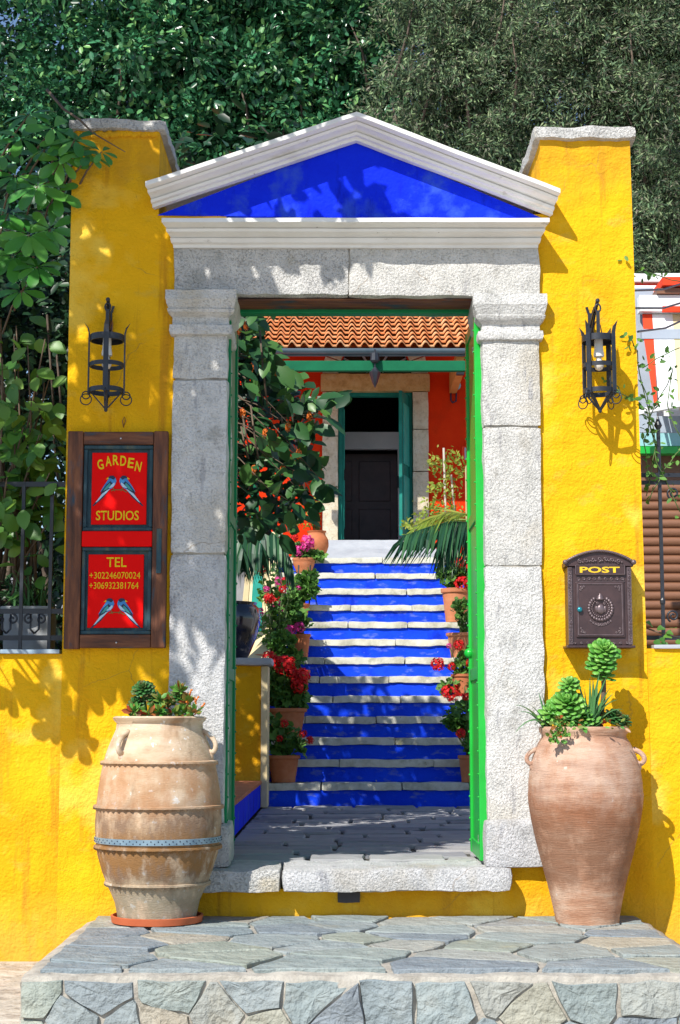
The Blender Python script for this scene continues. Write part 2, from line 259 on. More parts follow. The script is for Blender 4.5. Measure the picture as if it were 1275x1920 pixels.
leafmat('leaf_geranium', [(0.05, 0.15, 0.03), (0.10, 0.25, 0.04), (0.17, 0.36, 0.06)], 0.6, 0.3)
leafmat('leaf_lime', [(0.16, 0.28, 0.03), (0.28, 0.36, 0.04), (0.36, 0.38, 0.06)], 0.6, 0.35)
leafmat('leaf_palm', [(0.012, 0.055, 0.030), (0.022, 0.085, 0.04), (0.05, 0.15, 0.05)], 0.4, 0.15, 0.3)
def leafobj(name, cols, rough=0.4, trans=0.28):
    return mat(name, [cols[0]], rough=rough, spec=0.5, objrand=(cols, 1.0), trans=trans)
leafobj('leaf_umbrella', [(0.04, 0.18, 0.03), (0.07, 0.27, 0.04), (0.14, 0.38, 0.06)], 0.32)
leafobj('leaf_broad', [(0.05, 0.16, 0.025), (0.10, 0.26, 0.035), (0.20, 0.34, 0.05)], 0.42)
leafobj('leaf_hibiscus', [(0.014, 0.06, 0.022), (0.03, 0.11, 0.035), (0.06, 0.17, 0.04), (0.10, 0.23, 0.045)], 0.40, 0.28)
leafobj('leaf_succulent', [(0.07, 0.25, 0.03), (0.13, 0.38, 0.05), (0.26, 0.52, 0.10)], 0.4, 0.15)
leafobj('leaf_aloe', [(0.06, 0.19, 0.06), (0.10, 0.26, 0.08)], 0.4, 0.1)
leafobj('leaf_dark_rosette', [(0.03, 0.13, 0.03), (0.05, 0.18, 0.04), (0.13, 0.10, 0.03)], 0.4, 0.12)
leafmat('leaf_red_tip', [(0.06, 0.22, 0.035), (0.10, 0.30, 0.045), (0.16, 0.36, 0.06), (0.20, 0.20, 0.04), (0.46, 0.04, 0.02)], 0.45, 0.15)
leafmat('petal_red', [(0.62, 0.006, 0.008), (0.75, 0.012, 0.01), (0.50, 0.004, 0.01)], 0.6, 0.25)
leafmat('petal_pink', [(0.70, 0.04, 0.30), (0.80, 0.08, 0.38), (0.62, 0.02, 0.22)], 0.6, 0.25)
leafmat('petal_orange', [(0.80, 0.18, 0.02), (0.85, 0.28, 0.04)], 0.6, 0.25)

# ------------------------------------------------------------------ mesh building
COL = scene.collection
LOC = {}
def link(o): COL.objects.link(o)
def tag(o, label=None, cat=None, group=None, kind=None):
    if label: o['label'] = label
    if cat: o['category'] = cat
    if group: o['group'] = group
    if kind: o['kind'] = kind
    return o
def thing(name, label, cat, loc=(0, 0, 0), group=None, kind=None):
    o = bpy.data.objects.new(name, None); link(o); o.location = loc; o.empty_display_size = 0.1
    LOC[o.name] = Vector(loc); tag(o, label, cat, group, kind)
    return o
class MB:
    def __init__(s): s.v = []; s.f = []
    def add(s, vs, fs):
        n = len(s.v); s.v.extend([tuple(p) for p in vs]); s.f.extend([tuple(i+n for i in f) for f in fs]); return s
    def hexa(s, p):                 # 4 bottom (ccw from above) + 4 top
        return s.add(p, [(3, 2, 1, 0), (4, 5, 6, 7), (0, 1, 5, 4), (1, 2, 6, 5), (2, 3, 7, 6), (3, 0, 4, 7)])
    def box(s, x0, x1, y0, y1, z0, z1):
        return s.hexa([(x0, y0, z0), (x1, y0, z0), (x1, y1, z0), (x0, y1, z0), (x0, y0, z1), (x1, y0, z1), (x1, y1, z1), (x0, y1, z1)])
    def tube(s, pts, r, n=8, flat=1.0, cap=True, closed=False):
        pts = [Vector(p) for p in pts]; m = len(pts)
        rs = r if isinstance(r, (list, tuple)) else [r]*m
        t0 = (pts[1]-pts[0]).normalized()
        up = Vector((0, 0, 1)) if abs(t0.z) < 0.9 else Vector((1, 0, 0))
        nrm = (up - t0*up.dot(t0)).normalized(); rings = []; vs = []
        for i, p in enumerate(pts):
            if closed: t = (pts[(i+1) % m] - pts[i-1]).normalized()
            else: t = (pts[min(i+1, m-1)] - pts[max(i-1, 0)]).normalized()
            nrm = (nrm - t*nrm.dot(t)).normalized(); b = t.cross(nrm)
            for k in range(n):
                a = 2*math.pi*k/n
                vs.append(p + (nrm*math.cos(a) + b*math.sin(a)*flat)*rs[i])
        fs = []
        for i in range(m if closed else m-1):
            j = (i+1) % m
            for k in range(n):
                fs.append((i*n+k, i*n+(k+1) % n, j*n+(k+1) % n, j*n+k))
        if cap and not closed:
            fs.append(tuple(range(n-1, -1, -1))); fs.append(tuple((m-1)*n+k for k in range(n)))
        return s.add(vs, fs)
    def bar(s, a, b, w, t, wdir=(1, 0, 0)):     # flat bar
        a, b = Vector(a), Vector(b); d = (b-a).normalized(); wd = Vector(wdir); wd = (wd - d*wd.dot(d)).normalized(); td = d.cross(wd)
        q = []
        for p in (a, b):
            for (i, j) in ((-1, -1), (1, -1), (1, 1), (-1, 1)): q.append(p + wd*(i*w/2) + td*(j*t/2))
        return s.hexa(q)
    def lathe(s, prof, c, n=40, mod=None):
        c = Vector(c); vs = []; fs = []; m = len(prof)
        for i, (r, z) in enumerate(prof):
            for k in range(n):
                a = 2*math.pi*k/n; rr = r + (mod(i, k, a, z) if mod else 0)
                vs.append(c + Vector((rr*math.cos(a), rr*math.sin(a), z)))
        for i in range(m-1):
            for k in range(n):
                fs.append((i*n+k, i*n+(k+1) % n, (i+1)*n+(k+1) % n, (i+1)*n+k))
        if prof[0][0] > 1e-4: fs.append(tuple(range(n-1, -1, -1)))
        return s.add(vs, fs)
    def ball(s, c, r, n=8, sq=(1, 1, 1)):
        c = Vector(c); vs = []; fs = []; m = max(4, n//2+1)
        for i in range(m+1):
            th = math.pi*i/m
            for k in range(n):
                a = 2*math.pi*k/n
                vs.append(c + Vector((r*sq[0]*math.sin(th)*math.cos(a), r*sq[1]*math.sin(th)*math.sin(a), -r*sq[2]*math.cos(th))))
        for i in range(m):
            for k in range(n): fs.append((i*n+k, i*n+(k+1) % n, (i+1)*n+(k+1) % n, (i+1)*n+k))
        return s.add(vs, fs)
    def slab(s, poly, fn, t0, t1, bev=0.0):     # polygon (u,v) mapped by fn(u,v,h); t0 back, t1 front
        n = len(poly); cx = sum(p[0] for p in poly)/n; cy = sum(p[1] for p in poly)/n
        vs = [fn(p[0], p[1], t0) for p in poly]
        if bev > 0:
            vs += [fn(p[0], p[1], t1-bev) for p in poly]
            top = []
            for p in poly:
                dx, dy = cx-p[0], cy-p[1]; L = math.hypot(dx, dy) or 1
                top.append(fn(p[0]+dx/L*bev*1.3, p[1]+dy/L*bev*1.3, t1))
            vs += top; k = 3
        else:
            vs += [fn(p[0], p[1], t1) for p in poly]; k = 2
        fs = [tuple(range(n-1, -1, -1)), tuple((k-1)*n+i for i in range(n))]
        for lv in range(k-1):
            for i in range(n):
                fs.append((lv*n+i, lv*n+(i+1) % n, (lv+1)*n+(i+1) % n, (lv+1)*n+i))
        return s.add(vs, fs)
    def cleft(s, poly, fn, t0, t1, bev, rng, amp):     # split-stone slab: uneven facetted face
        n = len(poly); cx = sum(p[0] for p in poly)/n; cy = sum(p[1] for p in poly)/n
        def sh(p, k): return (cx+(p[0]-cx)*k, cy+(p[1]-cy)*k)
        vs = [fn(p[0], p[1], t0) for p in poly] + [fn(p[0], p[1], t1-bev) for p in poly]
        for k in (0.965, 0.62, 0.32):
            for p in poly:
                q = sh(p, k); h = noise.noise(Vector((q[0]*11+t1*900, q[1]*11, cx*3)))*amp + rng.uniform(-0.2, 0.2)*amp
                vs.append(fn(q[0], q[1], t1+h))
        vs.append(fn(cx, cy, t1)); fs = [tuple(range(n-1, -1, -1))]
        for lv in range(4):
            for i in range(n): fs.append((lv*n+i, lv*n+(i+1) % n, (lv+1)*n+(i+1) % n, (lv+1)*n+i))
        for i in range(n): fs.append((4*n+i, 4*n+(i+1) % n, 5*n))
        return s.add(vs, fs)
    def rough(s, x0, x1, y0, y1, z0, z1, res=0.04, rad=0.012, amp=0.004, freq=9, seed=0.0):
        nx = max(2, int((x1-x0)/res)); ny = max(2, int((y1-y0)/res)); nz = max(2, int((z1-z0)/res))
        nx, ny, nz = min(nx, 60), min(ny, 20), min(nz, 90); idx = {}; vs = []; fs = []
        lo = Vector((x0+rad, y0+rad, z0+rad)); hi = Vector((x1-rad, y1-rad, z1-rad))
        def V(i, j, k):
            if (i, j, k) in idx: return idx[(i, j, k)]
            p = Vector((x0+(x1-x0)*i/nx, y0+(y1-y0)*j/ny, z0+(z1-z0)*k/nz))
            q = Vector((min(max(p.x, lo.x), hi.x), min(max(p.y, lo.y), hi.y), min(max(p.z, lo.z), hi.z)))
            d = p-q
            if d.length > 1e-6: p = q + d.normalized()*rad
            sp = Vector((p.x*freq+seed*7.3, p.y*freq+seed, p.z*freq))
            p = p + noise.noise_vector(sp)*amp + noise.noise_vector(sp*2.7)*(amp*0.5) + noise.noise_vector(sp*0.3)*(amp*0.8)
            idx[(i, j, k)] = len(vs); vs.append(p); return idx[(i, j, k)]
        for i in range(nx):
            for k in range(nz):
                fs.append((V(i, 0, k), V(i+1, 0, k), V(i+1, 0, k+1), V(i, 0, k+1))); fs.append((V(i, ny, k), V(i, ny, k+1), V(i+1, ny, k+1), V(i+1, ny, k)))
        for j in range(ny):
            for k in range(nz):
                fs.append((V(0, j, k), V(0, j, k+1), V(0, j+1, k+1), V(0, j+1, k))); fs.append((V(nx, j, k), V(nx, j+1, k), V(nx, j+1, k+1), V(nx, j, k+1)))
        for i in range(nx):
            for j in range(ny):
                fs.append((V(i, j, 0), V(i, j+1, 0), V(i+1, j+1, 0), V(i+1, j, 0))); fs.append((V(i, j, nz), V(i+1, j, nz), V(i+1, j+1, nz), V(i, j+1, nz)))
        return s.add(vs, fs)
    def mesh(s, name, off=Vector((0, 0, 0)), smooth=None):
        me = bpy.data.meshes.new(name)
        me.from_pydata([(p[0]-off.x, p[1]-off.y, p[2]-off.z) for p in s.v], [], s.f); me.validate()
        if smooth is not None:
            me.polygons.foreach_set('use_smooth', [True]*len(me.polygons))
            if smooth < 179: me.set_sharp_from_angle(angle=R(smooth))
        return me
    def build(s, name, m, parent=None, smooth=None, bevel=0.0, loc=None, label=None):
        off = Vector((0, 0, 0))
        if parent is not None: off = LOC[parent.name]
        elif loc is not None: off = Vector(loc)
        me = s.mesh(name, off, smooth); me.materials.append(MAT[m] if isinstance(m, str) else m)
        o = bpy.data.objects.new(name, me); link(o)
        if parent is not None: o.parent = parent; LOC[o.name] = off
        else: o.location = off; LOC[o.name] = off
        if bevel > 0:
            bv = o.modifiers.new('bevel', 'BEVEL'); bv.width = bevel; bv.segments = 2; bv.limit_method = 'ANGLE'; bv.angle_limit = R(40)
        if label: o['label'] = label
        return o
def inst(name, me, m, parent, loc, rot=None, scale=(1, 1, 1)):
    o = bpy.data.objects.new(name, me)
    if m and not me.materials: me.materials.append(MAT[m])
    link(o); o.parent = parent
    o.location = Vector(loc) - LOC[parent.name]; o.scale = scale
    if rot is not None:
        o.rotation_mode = 'QUATERNION'; o.rotation_quaternion = rot
    LOC[o.name] = LOC[parent.name]
    return o
def frame_quat(axis, normal):
    a = Vector(axis).normalized(); n = Vector(normal); n = n - a*n.dot(a)
    if n.length < 1e-4: n = a.orthogonal()
    n.normalize(); b = a.cross(n)
    return Matrix((b, a, n)).transposed().to_quaternion()      # local x=b, y=axis, z=normal
def leaf_template(w=0.45, fold=0.10, curl=0.10, pts=((0.25, 0.8), (0.6, 1.0), (0.85, 0.55))):
    ys = [0.0] + [p[0] for p in pts] + [1.0]; ws = [0.0] + [p[1]*w/2 for p in pts] + [0.0]
    vs = []; fs = []
    for i, (y, ww) in enumerate(zip(ys, ws)): vs.append((0, y, -curl*y*y))
    n = len(ys); L = []; Rr = []
    for i in range(1, n-1):
        L.append(len(vs)); vs.append((-ws[i], ys[i], -curl*ys[i]**2 + fold*ws[i]*2))
        Rr.append(len(vs)); vs.append((ws[i], ys[i], -curl*ys[i]**2 + fold*ws[i]*2))
    for i in range(n-1):
        if i == 0: fs += [(0, 1, L[0]), (0, Rr[0], 1)]
        elif i == n-2: fs += [(i, i+1, L[i-1]), (i, Rr[i-1], i+1)]
        else: fs += [(i, i+1, L[i], L[i-1]), (i, Rr[i-1], Rr[i], i+1)]
    return vs, fs
def leaf_mesh(name, **k):
    vs, fs = leaf_template(**k); mb = MB(); mb.add(vs, fs); return mb.mesh(name, smooth=180)
T_SMALL = ([(0, 0, 0), (0, 1, -0.06), (-0.24, 0.3, 0.05), (-0.22, 0.7, 0.02), (0.24, 0.3, 0.05), (0.22, 0.7, 0.02)], [(0, 1, 3, 2), (0, 4, 5, 1)])
T_THIN = ([(0, 0, 0), (0, 1, -0.05), (-0.13, 0.45, 0.03), (0.13, 0.45, 0.03)], [(0, 1, 2), (0, 3, 1)])
_t = [(0, 0, 0)]
for _k in range(9):
    _a = -math.pi/2 + 2*math.pi*_k/9 + 0.35
    _q = 0.5*(1 + 0.12*(-1)**_k); _t.append((_q*math.cos(_a), 0.5 + _q*math.sin(_a), 0.14*(1 if _k % 2 else -0.2)))
T_ROUND = ([(0, 0.5, -0.06)] + _t[1:], [(0, i, i % 9 + 1) for i in range(1, 10)])
def cloud(name, pos, axes, nrms, sizes, tmpl, m, parent=None, kind=None):
    tv = np.array(tmpl[0], float); nv = len(tv); N = len(pos)
    a = axes/np.linalg.norm(axes, axis=1, keepdims=True)
    n = nrms - a*np.sum(a*nrms, axis=1, keepdims=True); ln = np.linalg.norm(n, axis=1, keepdims=True); n = n/np.maximum(ln, 1e-5)
    b = np.cross(n, a)
    P = pos[:, None, :] + sizes[:, None, None]*(tv[None, :, 0:1]*b[:, None, :] + tv[None, :, 1:2]*a[:, None, :] + tv[None, :, 2:3]*n[:, None, :])
    off = np.array(LOC[parent.name]) if parent is not None else np.zeros(3)
    P = (P - off).reshape(-1, 3)
    lens = np.array([len(f) for f in tmpl[1]]); idx = np.concatenate([np.array(f) for f in tmpl[1]])
    me = bpy.data.meshes.new(name); me.vertices.add(N*nv); me.vertices.foreach_set('co', P.astype(np.float32).ravel())
    LI = (idx[None, :] + (np.arange(N)*nv)[:, None]).ravel(); lt = np.tile(lens, N)
    me.loops.add(len(LI)); me.loops.foreach_set('vertex_index', LI.astype(np.int32))
    me.polygons.add(len(lt)); ls = np.concatenate([[0], np.cumsum(lt)[:-1]])
    me.polygons.foreach_set('loop_start', ls.astype(np.int32)); me.polygons.foreach_set('loop_total', lt.astype(np.int32))
    me.polygons.foreach_set('use_smooth', np.ones(len(lt), bool))
    me.update(calc_edges=True); me.materials.append(MAT[m])
    o = bpy.data.objects.new(name, me); link(o)
    if parent is not None: o.parent = parent; LOC[o.name] = LOC[parent.name]
    if kind: o['kind'] = kind
    return o
def rnd(n, s=1.0): return RNG.normal(size=(n, 3))*s
def clumps(centers, radii, per, sq=(1, 1, 0.8)):
    """leaf positions on and in clumps: returns pos, outward"""
    P = []; O = []
    for c, r, n in zip(centers, radii, per):
        d = RNG.normal(size=(n, 3)); d /= np.linalg.norm(d, axis=1, keepdims=True)
        rr = r*(RNG.random((n, 1))**0.45)
        P.append(np.array(c) + d*rr*np.array(sq)); O.append(d)
    return np.concatenate(P), np.concatenate(O)
def sprays(centers, radii, nsub, per, rng, droop=(0, 0, -1), srad=0.12, elong=0.28):
    """clump > sub-sprays > leaves, so that crowns break up into light tips and dark gaps"""
    P = []; O = []; A = []
    for c, r in zip(centers, radii):
        for _ in range(nsub):
            d = RNG.normal(size=3); d /= np.linalg.norm(d); sc_ = np.array(c)+d*r*(0.55+0.45*RNG.random())
            ax = d*0.7+np.array(droop)*0.7+RNG.normal(size=3)*0.35; ax /= np.linalg.norm(ax)
            t = RNG.random((per, 1))*elong*(0.6+0.8*RNG.random()); q = RNG.normal(size=(per, 3))*srad*0.5
            P.append(sc_+ax*t+q); qq = q/np.maximum(np.linalg.norm(q, axis=1, keepdims=True), 1e-5); O.append(qq*0.6+d*0.4); A.append(np.repeat(ax[None], per, 0)+qq*0.7)
    return np.concatenate(P), np.concatenate(O), np.concatenate(A)
def voronoi(u0, u1, v0, v1, seeds, gap):
    out = []
    for i, p in enumerate(seeds):
        poly = [(u0, v0), (u1, v0), (u1, v1), (u0, v1)]
        for j, q in enumerate(seeds):
            if i == j: continue
            mx, my = (p[0]+q[0])/2, (p[1]+q[1])/2; nx, ny = q[0]-p[0], q[1]-p[1]; L = math.hypot(nx, ny); nx /= L; ny /= L
            mx -= nx*gap/2; my -= ny*gap/2
            new = []
            for k in range(len(poly)):
                a, b = poly[k], poly[(k+1) % len(poly)]
                da = (a[0]-mx)*nx + (a[1]-my)*ny; db = (b[0]-mx)*nx + (b[1]-my)*ny
                if da <= 0: new.append(a)
                if da*db < 0:
                    t = da/(da-db); new.append((a[0]+(b[0]-a[0])*t, a[1]+(b[1]-a[1])*t))
            poly = new
            if len(poly) < 3: break
        out.append(poly)
    return out
def scatter(u0, u1, v0, v1, n, rng, asp=1.0):
    pts = []
    for _ in range(n):
        best = None
        for _ in range(14):
            c = (rng.uniform(u0, u1), rng.uniform(v0, v1))
            d = min([math.hypot((c[0]-p[0])/asp, c[1]-p[1]) for p in pts] or [9])
            if best is None or d > best[0]: best = (d, c)
        pts.append(best[1])
    return pts
def wobble(poly, rng, step=0.05, amp=0.006, fr=14.0):
    """subdivide polygon edges and make them uneven"""
    out = []; sx = rng.uniform(0, 50)
    n = len(poly)
    for i in range(n):
        a, b = poly[i], poly[(i+1) % n]; L = math.hypot(b[0]-a[0], b[1]-a[1]); k = max(1, int(L/step))
        for j in range(k):
            t = j/k; p = (a[0]+(b[0]-a[0])*t, a[1]+(b[1]-a[1])*t)
            nz = noise.noise_vector(Vector((p[0]*fr+sx, p[1]*fr, sx)))
            out.append((p[0]+nz.x*amp, p[1]+nz.y*amp))
    return out
def clean(poly, eps):
    o = []
    for p in poly:
        if not o or math.hypot(p[0]-o[-1][0], p[1]-o[-1][1]) > eps: o.append(p)
    if len(o) > 1 and math.hypot(o[0][0]-o[-1][0], o[0][1]-o[-1][1]) <= eps: o.pop()
    return o
# ================================================================== SETTING
ZP = at(637, 1720, 0).z; ZG = at(50, 1803, 0).z
SL, SR, ST_ = 5.316, 0.174, 0.245          # first riser, rise, run
rg = random.Random(11)
g = MB(); nn = 60
g.add([(-300, -300, ZG), (300, -300, ZG), (300, 300, ZG), (-300, 300, ZG)], [(0, 1, 2, 3)])
tag(g.build('street', 'street'), kind='structure')
g = MB(); g.box(-6, -0.62, 0.75, 10.9, ZG+0.004, -0.06)
g.box(1.42, 6, 0.75, 10.9, ZG+0.004, -0.06)
tag(g.build('garden_ground', 'garden_soil'), kind='structure')
g = MB(); g.box(-0.615, 1.415, 0.43, SL, ZG+0.004, -0.022)
court = tag(g.build('courtyard_paving', 'mortar_dark'), kind='structure')
# landing pavers: rows of long slabs
y = 0.36; row = 0
while y < SL-0.05:
    dy = rg.uniform(0.22, 0.40)
    if y+dy > SL-0.2: dy = SL-0.004-y
    x = -0.612 - rg.uniform(0, 0.25)
    while x < 1.40:
        w = rg.uniform(0.26, 0.62); x1 = min(x+w, 1.41); x0 = max(x, -0.612)
        if x1-x0 > 0.06:
            poly = wobble([(x0+0.011, y+0.016), (x1-0.013, y+0.016), (x1-0.013, y+dy-0.016), (x0+0.013, y+dy-0.016)], rg, 0.07, 0.013, 9)
            hh = rg.uniform(-0.009, 0.003); tl = rg.uniform(-0.006, 0.006)
            s_ = MB(); s_.cleft(poly, lambda u, v, t, tl=tl, x0=x0: (u, v, t+tl*(u-x0)), -0.04, hh, 0.008, rg, 0.006)
            s_.build('paving_stone', 'paver', court)
        x = x1 if x1 > x else x+w
    y += dy; row += 1
g = MB(); g.box(-4.5, 4.5, SL+13*ST_, 10.95, 1.7, 13*SR-0.002)
tag(g.build('upper_terrace', 'paver'), kind='structure')
g = MB(); g.box(-40, 40, 15.6, 60, ZG, 2.2)
tag(g.build('hill_ground', 'garden_soil'), kind='structure')

# ================================================================== ENTRANCE PLATFORM
PX0, PX1 = -1.155, 1.40; PY = floor_at(637, 1822, ZP).y
plat = thing('stone_platform', 'low platform of blue-grey irregular stones and mortar in front of the gateway', 'platform', (0.1, PY/2, ZG))
pm = MB(); pm.rough(PX0, PX1, PY, -0.004, ZG-0.05, ZP-0.008, 0.03, 0.030, 0.007, 8, 3.0)
pm.build('mortar_bed', 'mortar', plat, smooth=60)
seeds = scatter(PX0+0.05, PX1-0.05, PY+0.06, -0.02, 44, rg, 2.4)
for poly in voronoi(PX0+0.05, PX1-0.05, PY+0.045, -0.01, seeds, 0.0):
    if len(poly) < 3: continue
    cx = sum(p[0] for p in poly)/len(poly); cy = sum(p[1] for p in poly)/len(poly); k = rg.uniform(0.89, 0.97)
    poly = clean([(cx+(p[0]-cx)*k, cy+(p[1]-cy)*k) for p in poly], 0.02)
    if len(poly) < 3: continue
    poly = wobble(poly, rg, 0.05, 0.016, 8)
    tx, ty = rg.uniform(-0.012, 0.012), rg.uniform(-0.012, 0.012); hh = rg.uniform(0.000, 0.006)
    s_ = MB(); s_.cleft(poly, lambda u, v, t: (u, v, ZP+t+tx*(u-cx)+ty*(v-cy)), -0.05, hh+0.004, 0.004, rg, 0.004)
    s_.build('flagstone', 'flagstone', plat)
zt = ZP-0.030; zb = ZG-0.08
seeds = scatter(PX0+0.02, PX1-0.02, zb-0.03, zt, 27, rg, 1.1)
for poly in voronoi(PX0+0.012, PX1-0.01, zb, zt, seeds, 0.0):
    if len(poly) < 3: continue
    cx = sum(p[0] for p in poly)/len(poly); cy = sum(p[1] for p in poly)/len(poly); k = rg.uniform(0.91, 0.97)
    poly = clean([(cx+(p[0]-cx)*k, cy+(p[1]-cy)*k) for p in poly], 0.012)
    if len(poly) < 3: continue
    poly = wobble(poly, rg, 0.025, 0.013, 11)
    pr = rg.uniform(0.012, 0.019); tx, ty = rg.uniform(-0.05, 0.05), rg.uniform(-0.08, 0.08)
    s_ = MB(); s_.cleft(poly[::-1], lambda u, v, t: (u, PY-t+tx*(u-cx)+ty*(v-cy), v), -0.05, pr, 0.010, rg, 0.010)
    s_.build('facing_stone', 'flagstone', plat)

# ================================================================== GATEWAY
gw = thing('gateway', 'yellow plastered gateway with stone pilasters and blue pediment', 'gateway', (0.08, 0.2, ZG))
WT = 0.42
xlb = at(116, 1300).x; xlt = at(136, 260).x; xrb = at(1216, 1150).x; xrt = at(1181, 270).x
xli = at(299, 300).x; xri = at(1013, 300).x
ZT = at(670, 402).z; PT = at(220, 246).z; PTR = at(1090, 262).z; CB = at(670, 462).z; LB = at(670, 556).z
def wall_grid(mb, x0b, x1b, x0t, x1t, y, z0, z1, res=0.04, amp=0.010):
    """uneven hand-plastered front face, flat at its border"""
    nx = max(2, int(abs(x1b-x0b)/res)); nz = max(2, int((z1-z0)/res)); vs = []; fs = []
    for k in range(nz+1):
        for i in range(nx+1):
            tz = k/nz; tx = i/nx; xa = x0b+(x0t-x0b)*tz; xb = x1b+(x1t-x1b)*tz
            p = Vector((xa+(xb-xa)*tx, y, z0+(z1-z0)*tz)); q = Vector((p.x*3.1, 0, p.z*2.6))
            e = 0.0 if (i in (0, nx)) else 1.0
            p.y += e*(noise.noise(q)*amp + noise.noise(q*3)*amp*0.5)
            vs.append(p)
    for k in range(nz):
        for i in range(nx):
            a = k*(nx+1)+i; fs.append((a, a+1, a+nx+2, a+nx+1))
    mb.add(vs, fs)
def pier(x0b, x1b, x0t, x1t, y0, y1, z0, z1, side):
    mb = MB(); wall_grid(mb, x0b, x1b, x0t, x1t, y0, z0, z1)
    b = [(x0b, y0, z0), (x1b, y0, z0), (x1b, y1, z0), (x0b, y1, z0), (x0t, y0, z1), (x1t, y0, z1), (x1t, y1, z1), (x0t, y1, z1)]
    mb.add(b, [(3, 2, 1, 0), (4, 5, 6, 7), (1, 2, 6, 5), (2, 3, 7, 6), (3, 0, 4, 7)])
    return mb
pier(xlb, xli, xlt, xli, 0, 0.72, ZG-0.05, PT, 0).build('wall_pier', 'plaster', gw, smooth=35)
pier(xri, xrb, xri, xrt, 0, 0.72, ZG-0.05, PTR, 1).build('wall_pier', 'plaster', gw, smooth=35)
m = MB(); wall_grid(m, xli, -0.55, xli, -0.55, 0.0, ZG-0.05, ZT); m.box(xli, -0.55, 0.016, WT, ZG-0.05, ZT); m.build('wall_panel', 'plaster', gw, smooth=35)
m = MB(); wall_grid(m, 0.70, xri, 0.70, xri, 0.0, ZG-0.05, ZT); m.box(0.70, xri, 0.016, WT, ZG-0.05, ZT); m.build('wall_panel', 'plaster', gw, smooth=35)
m = MB(); m.box(-0.55, 0.70, 0.05, WT, LB+0.03, CB); m.build('wall_panel', 'plaster', gw)
m = MB(); wall_grid(m, -0.55, 0.70, -0.55, 0.70, -0.004, ZG, -0.10); m.box(-0.55, 0.70, 0.01, WT, ZG-0.05, -0.10); m.build('wall_base', 'plaster', gw, smooth=35)
# copings
m = MB(); m.rough(xlt-0.015, xli+0.035, -0.035, 0.74, PT-0.006, PT+0.050, 0.03, 0.012, 0.010, 9, 1); m.build('coping', 'stone_weathered', gw, smooth=50)
m = MB(); m.rough(xri-0.035, xrt+0.028, -0.035, 0.74, PTR-0.006, PTR+0.055, 0.03, 0.014, 0.010, 9, 5); m.build('coping', 'stone_weathered', gw, smooth=50)
# ragged plaster lip under the left coping
m = MB()
for k in range(26):
    xx = xlt+0.03+(xli-xlt-0.05)*k/25
    m.ball((xx, -0.004, PT-0.012-0.018*abs(noise.noise(Vector((k*0.7, 1, 2))))), 0.022, 7, (1, 0.7, 0.8))
m.build('plaster_edge', 'plaster', gw, smooth=180)
# drain hole: dark block, the shade inside the opening is in its colour
m = MB(); a = at(633, 1692, 0); b = at(675, 1672, 0); m.rough(a.x, b.x, -0.018, 0.05, a.z, b.z, 0.012, 0.003, 0.002, 20); m.build('drain_hole', 'dark_room', gw)
# tympanum and pediment
A = at(668, 262, 0); TL = at(296, 404, 0); TR = at(1026, 414, 0)
m = MB()
def tri(y): return [(TL.x, y, TL.z), (TR.x, y, TR.z), (A.x, y, A.z)]
m.add(tri(-0.006) + tri(0.36), [(0, 1, 2), (5, 4, 3), (0, 3, 4, 1), (1, 4, 5, 2), (2, 5, 3, 0)])
m.build('tympanum', 'blue_paint', gw)
RPROF = [(0.0, 0.0), (0.022, 0.0), (0.024, 0.022), (0.036, 0.028), (0.040, 0.048), (0.034, 0.054), (0.046, 0.070), (0.066, 0.080), (0.072, 0.098), (0.066, 0.103), (0.086, 0.110), (0.092, 0.118), (0.092, 0.150), (0.086, 0.156), (-0.40, 0.170)]
def raking(x0, z0, xa, za, ret):
    mb = MB(); n = len(RPROF); NS = 14; vs = []
    for k in range(NS+1):
        t = k/NS
        for (p, q) in RPROF:
            xs = x0 + (-ret if xa > x0 else ret)*max(p, 0)*0.30
            z_end = z0
            x = xs + (xa-xs)*t; q = q*QS; z = z0 + (za-z0)*(x-x0)/(xa-x0) + q
            w = 0.0032 if 0 < k < NS else 0.0
            nv = noise.noise_vector(Vector((x*4, q*9, 1.0)))
            vs.append((x, -0.008-(p*1.75 if p > 0 else p)+nv.y*w, z+nv.z*w))
    fs = []
    for k in range(NS):
        for i in range(n-1):
            f_ = (k*n+i, k*n+i+1, (k+1)*n+i+1, (k+1)*n+i); fs.append(f_ if xa < x0 else f_[::-1])
    fs.append(tuple(range(n))); mb.add(vs, fs); return mb
zl = at(290, 393, -0.01); zr = at(1032, 406, -0.01); za = at(668, 268, -0.01)
QS = (at(668, 209, -0.168).z-za.z)/0.152
raking(zl.x, zl.z, za.x, za.z, 1).build('raking_cornice', 'white_paint', gw, smooth=28)
raking(zr.x, zr.z, za.x, za.z, 1).build('raking_cornice', 'white_paint', gw, smooth=28)
cb = at(670, 466, -0.03).z; ctop = at(670, 410, -0.16).z; hgt = ctop-cb
CPROF = [(0.0, 0.0), (0.020, 0.0), (0.022, 0.13), (0.034, 0.17), (0.042, 0.34), (0.036, 0.37), (0.050, 0.46), (0.066, 0.52), (0.070, 0.64), (0.064, 0.67), (0.090, 0.76), (0.098, 0.80), (0.098, 0.99), (0.092, 1.0), (-0.3, 1.03)]
m = MB(); xa0 = at(331, 466, 0).x; xa1 = at(1003, 466, 0).x; n = len(CPROF); NS = 40; vs = []
for k in range(NS+1):
    t = k/NS
    for (p, q) in CPROF:
        x0 = xa0-max(p, 0)*0.55; x1 = xa1+max(p, 0)*0.50; x = x0+(x1-x0)*t; nv = noise.noise_vector(Vector((x*5, q*4, 4.0)))*(0.002 if 0 < k < NS else 0)
        vs.append((x, -0.010-(p*1.7 if p > 0 else p)+nv.y, cb+q*hgt+nv.z))
fs = [(k*n+i+1, k*n+i, (k+1)*n+i, (k+1)*n+i+1)[::-1] for k in range(NS) for i in range(n-1)]
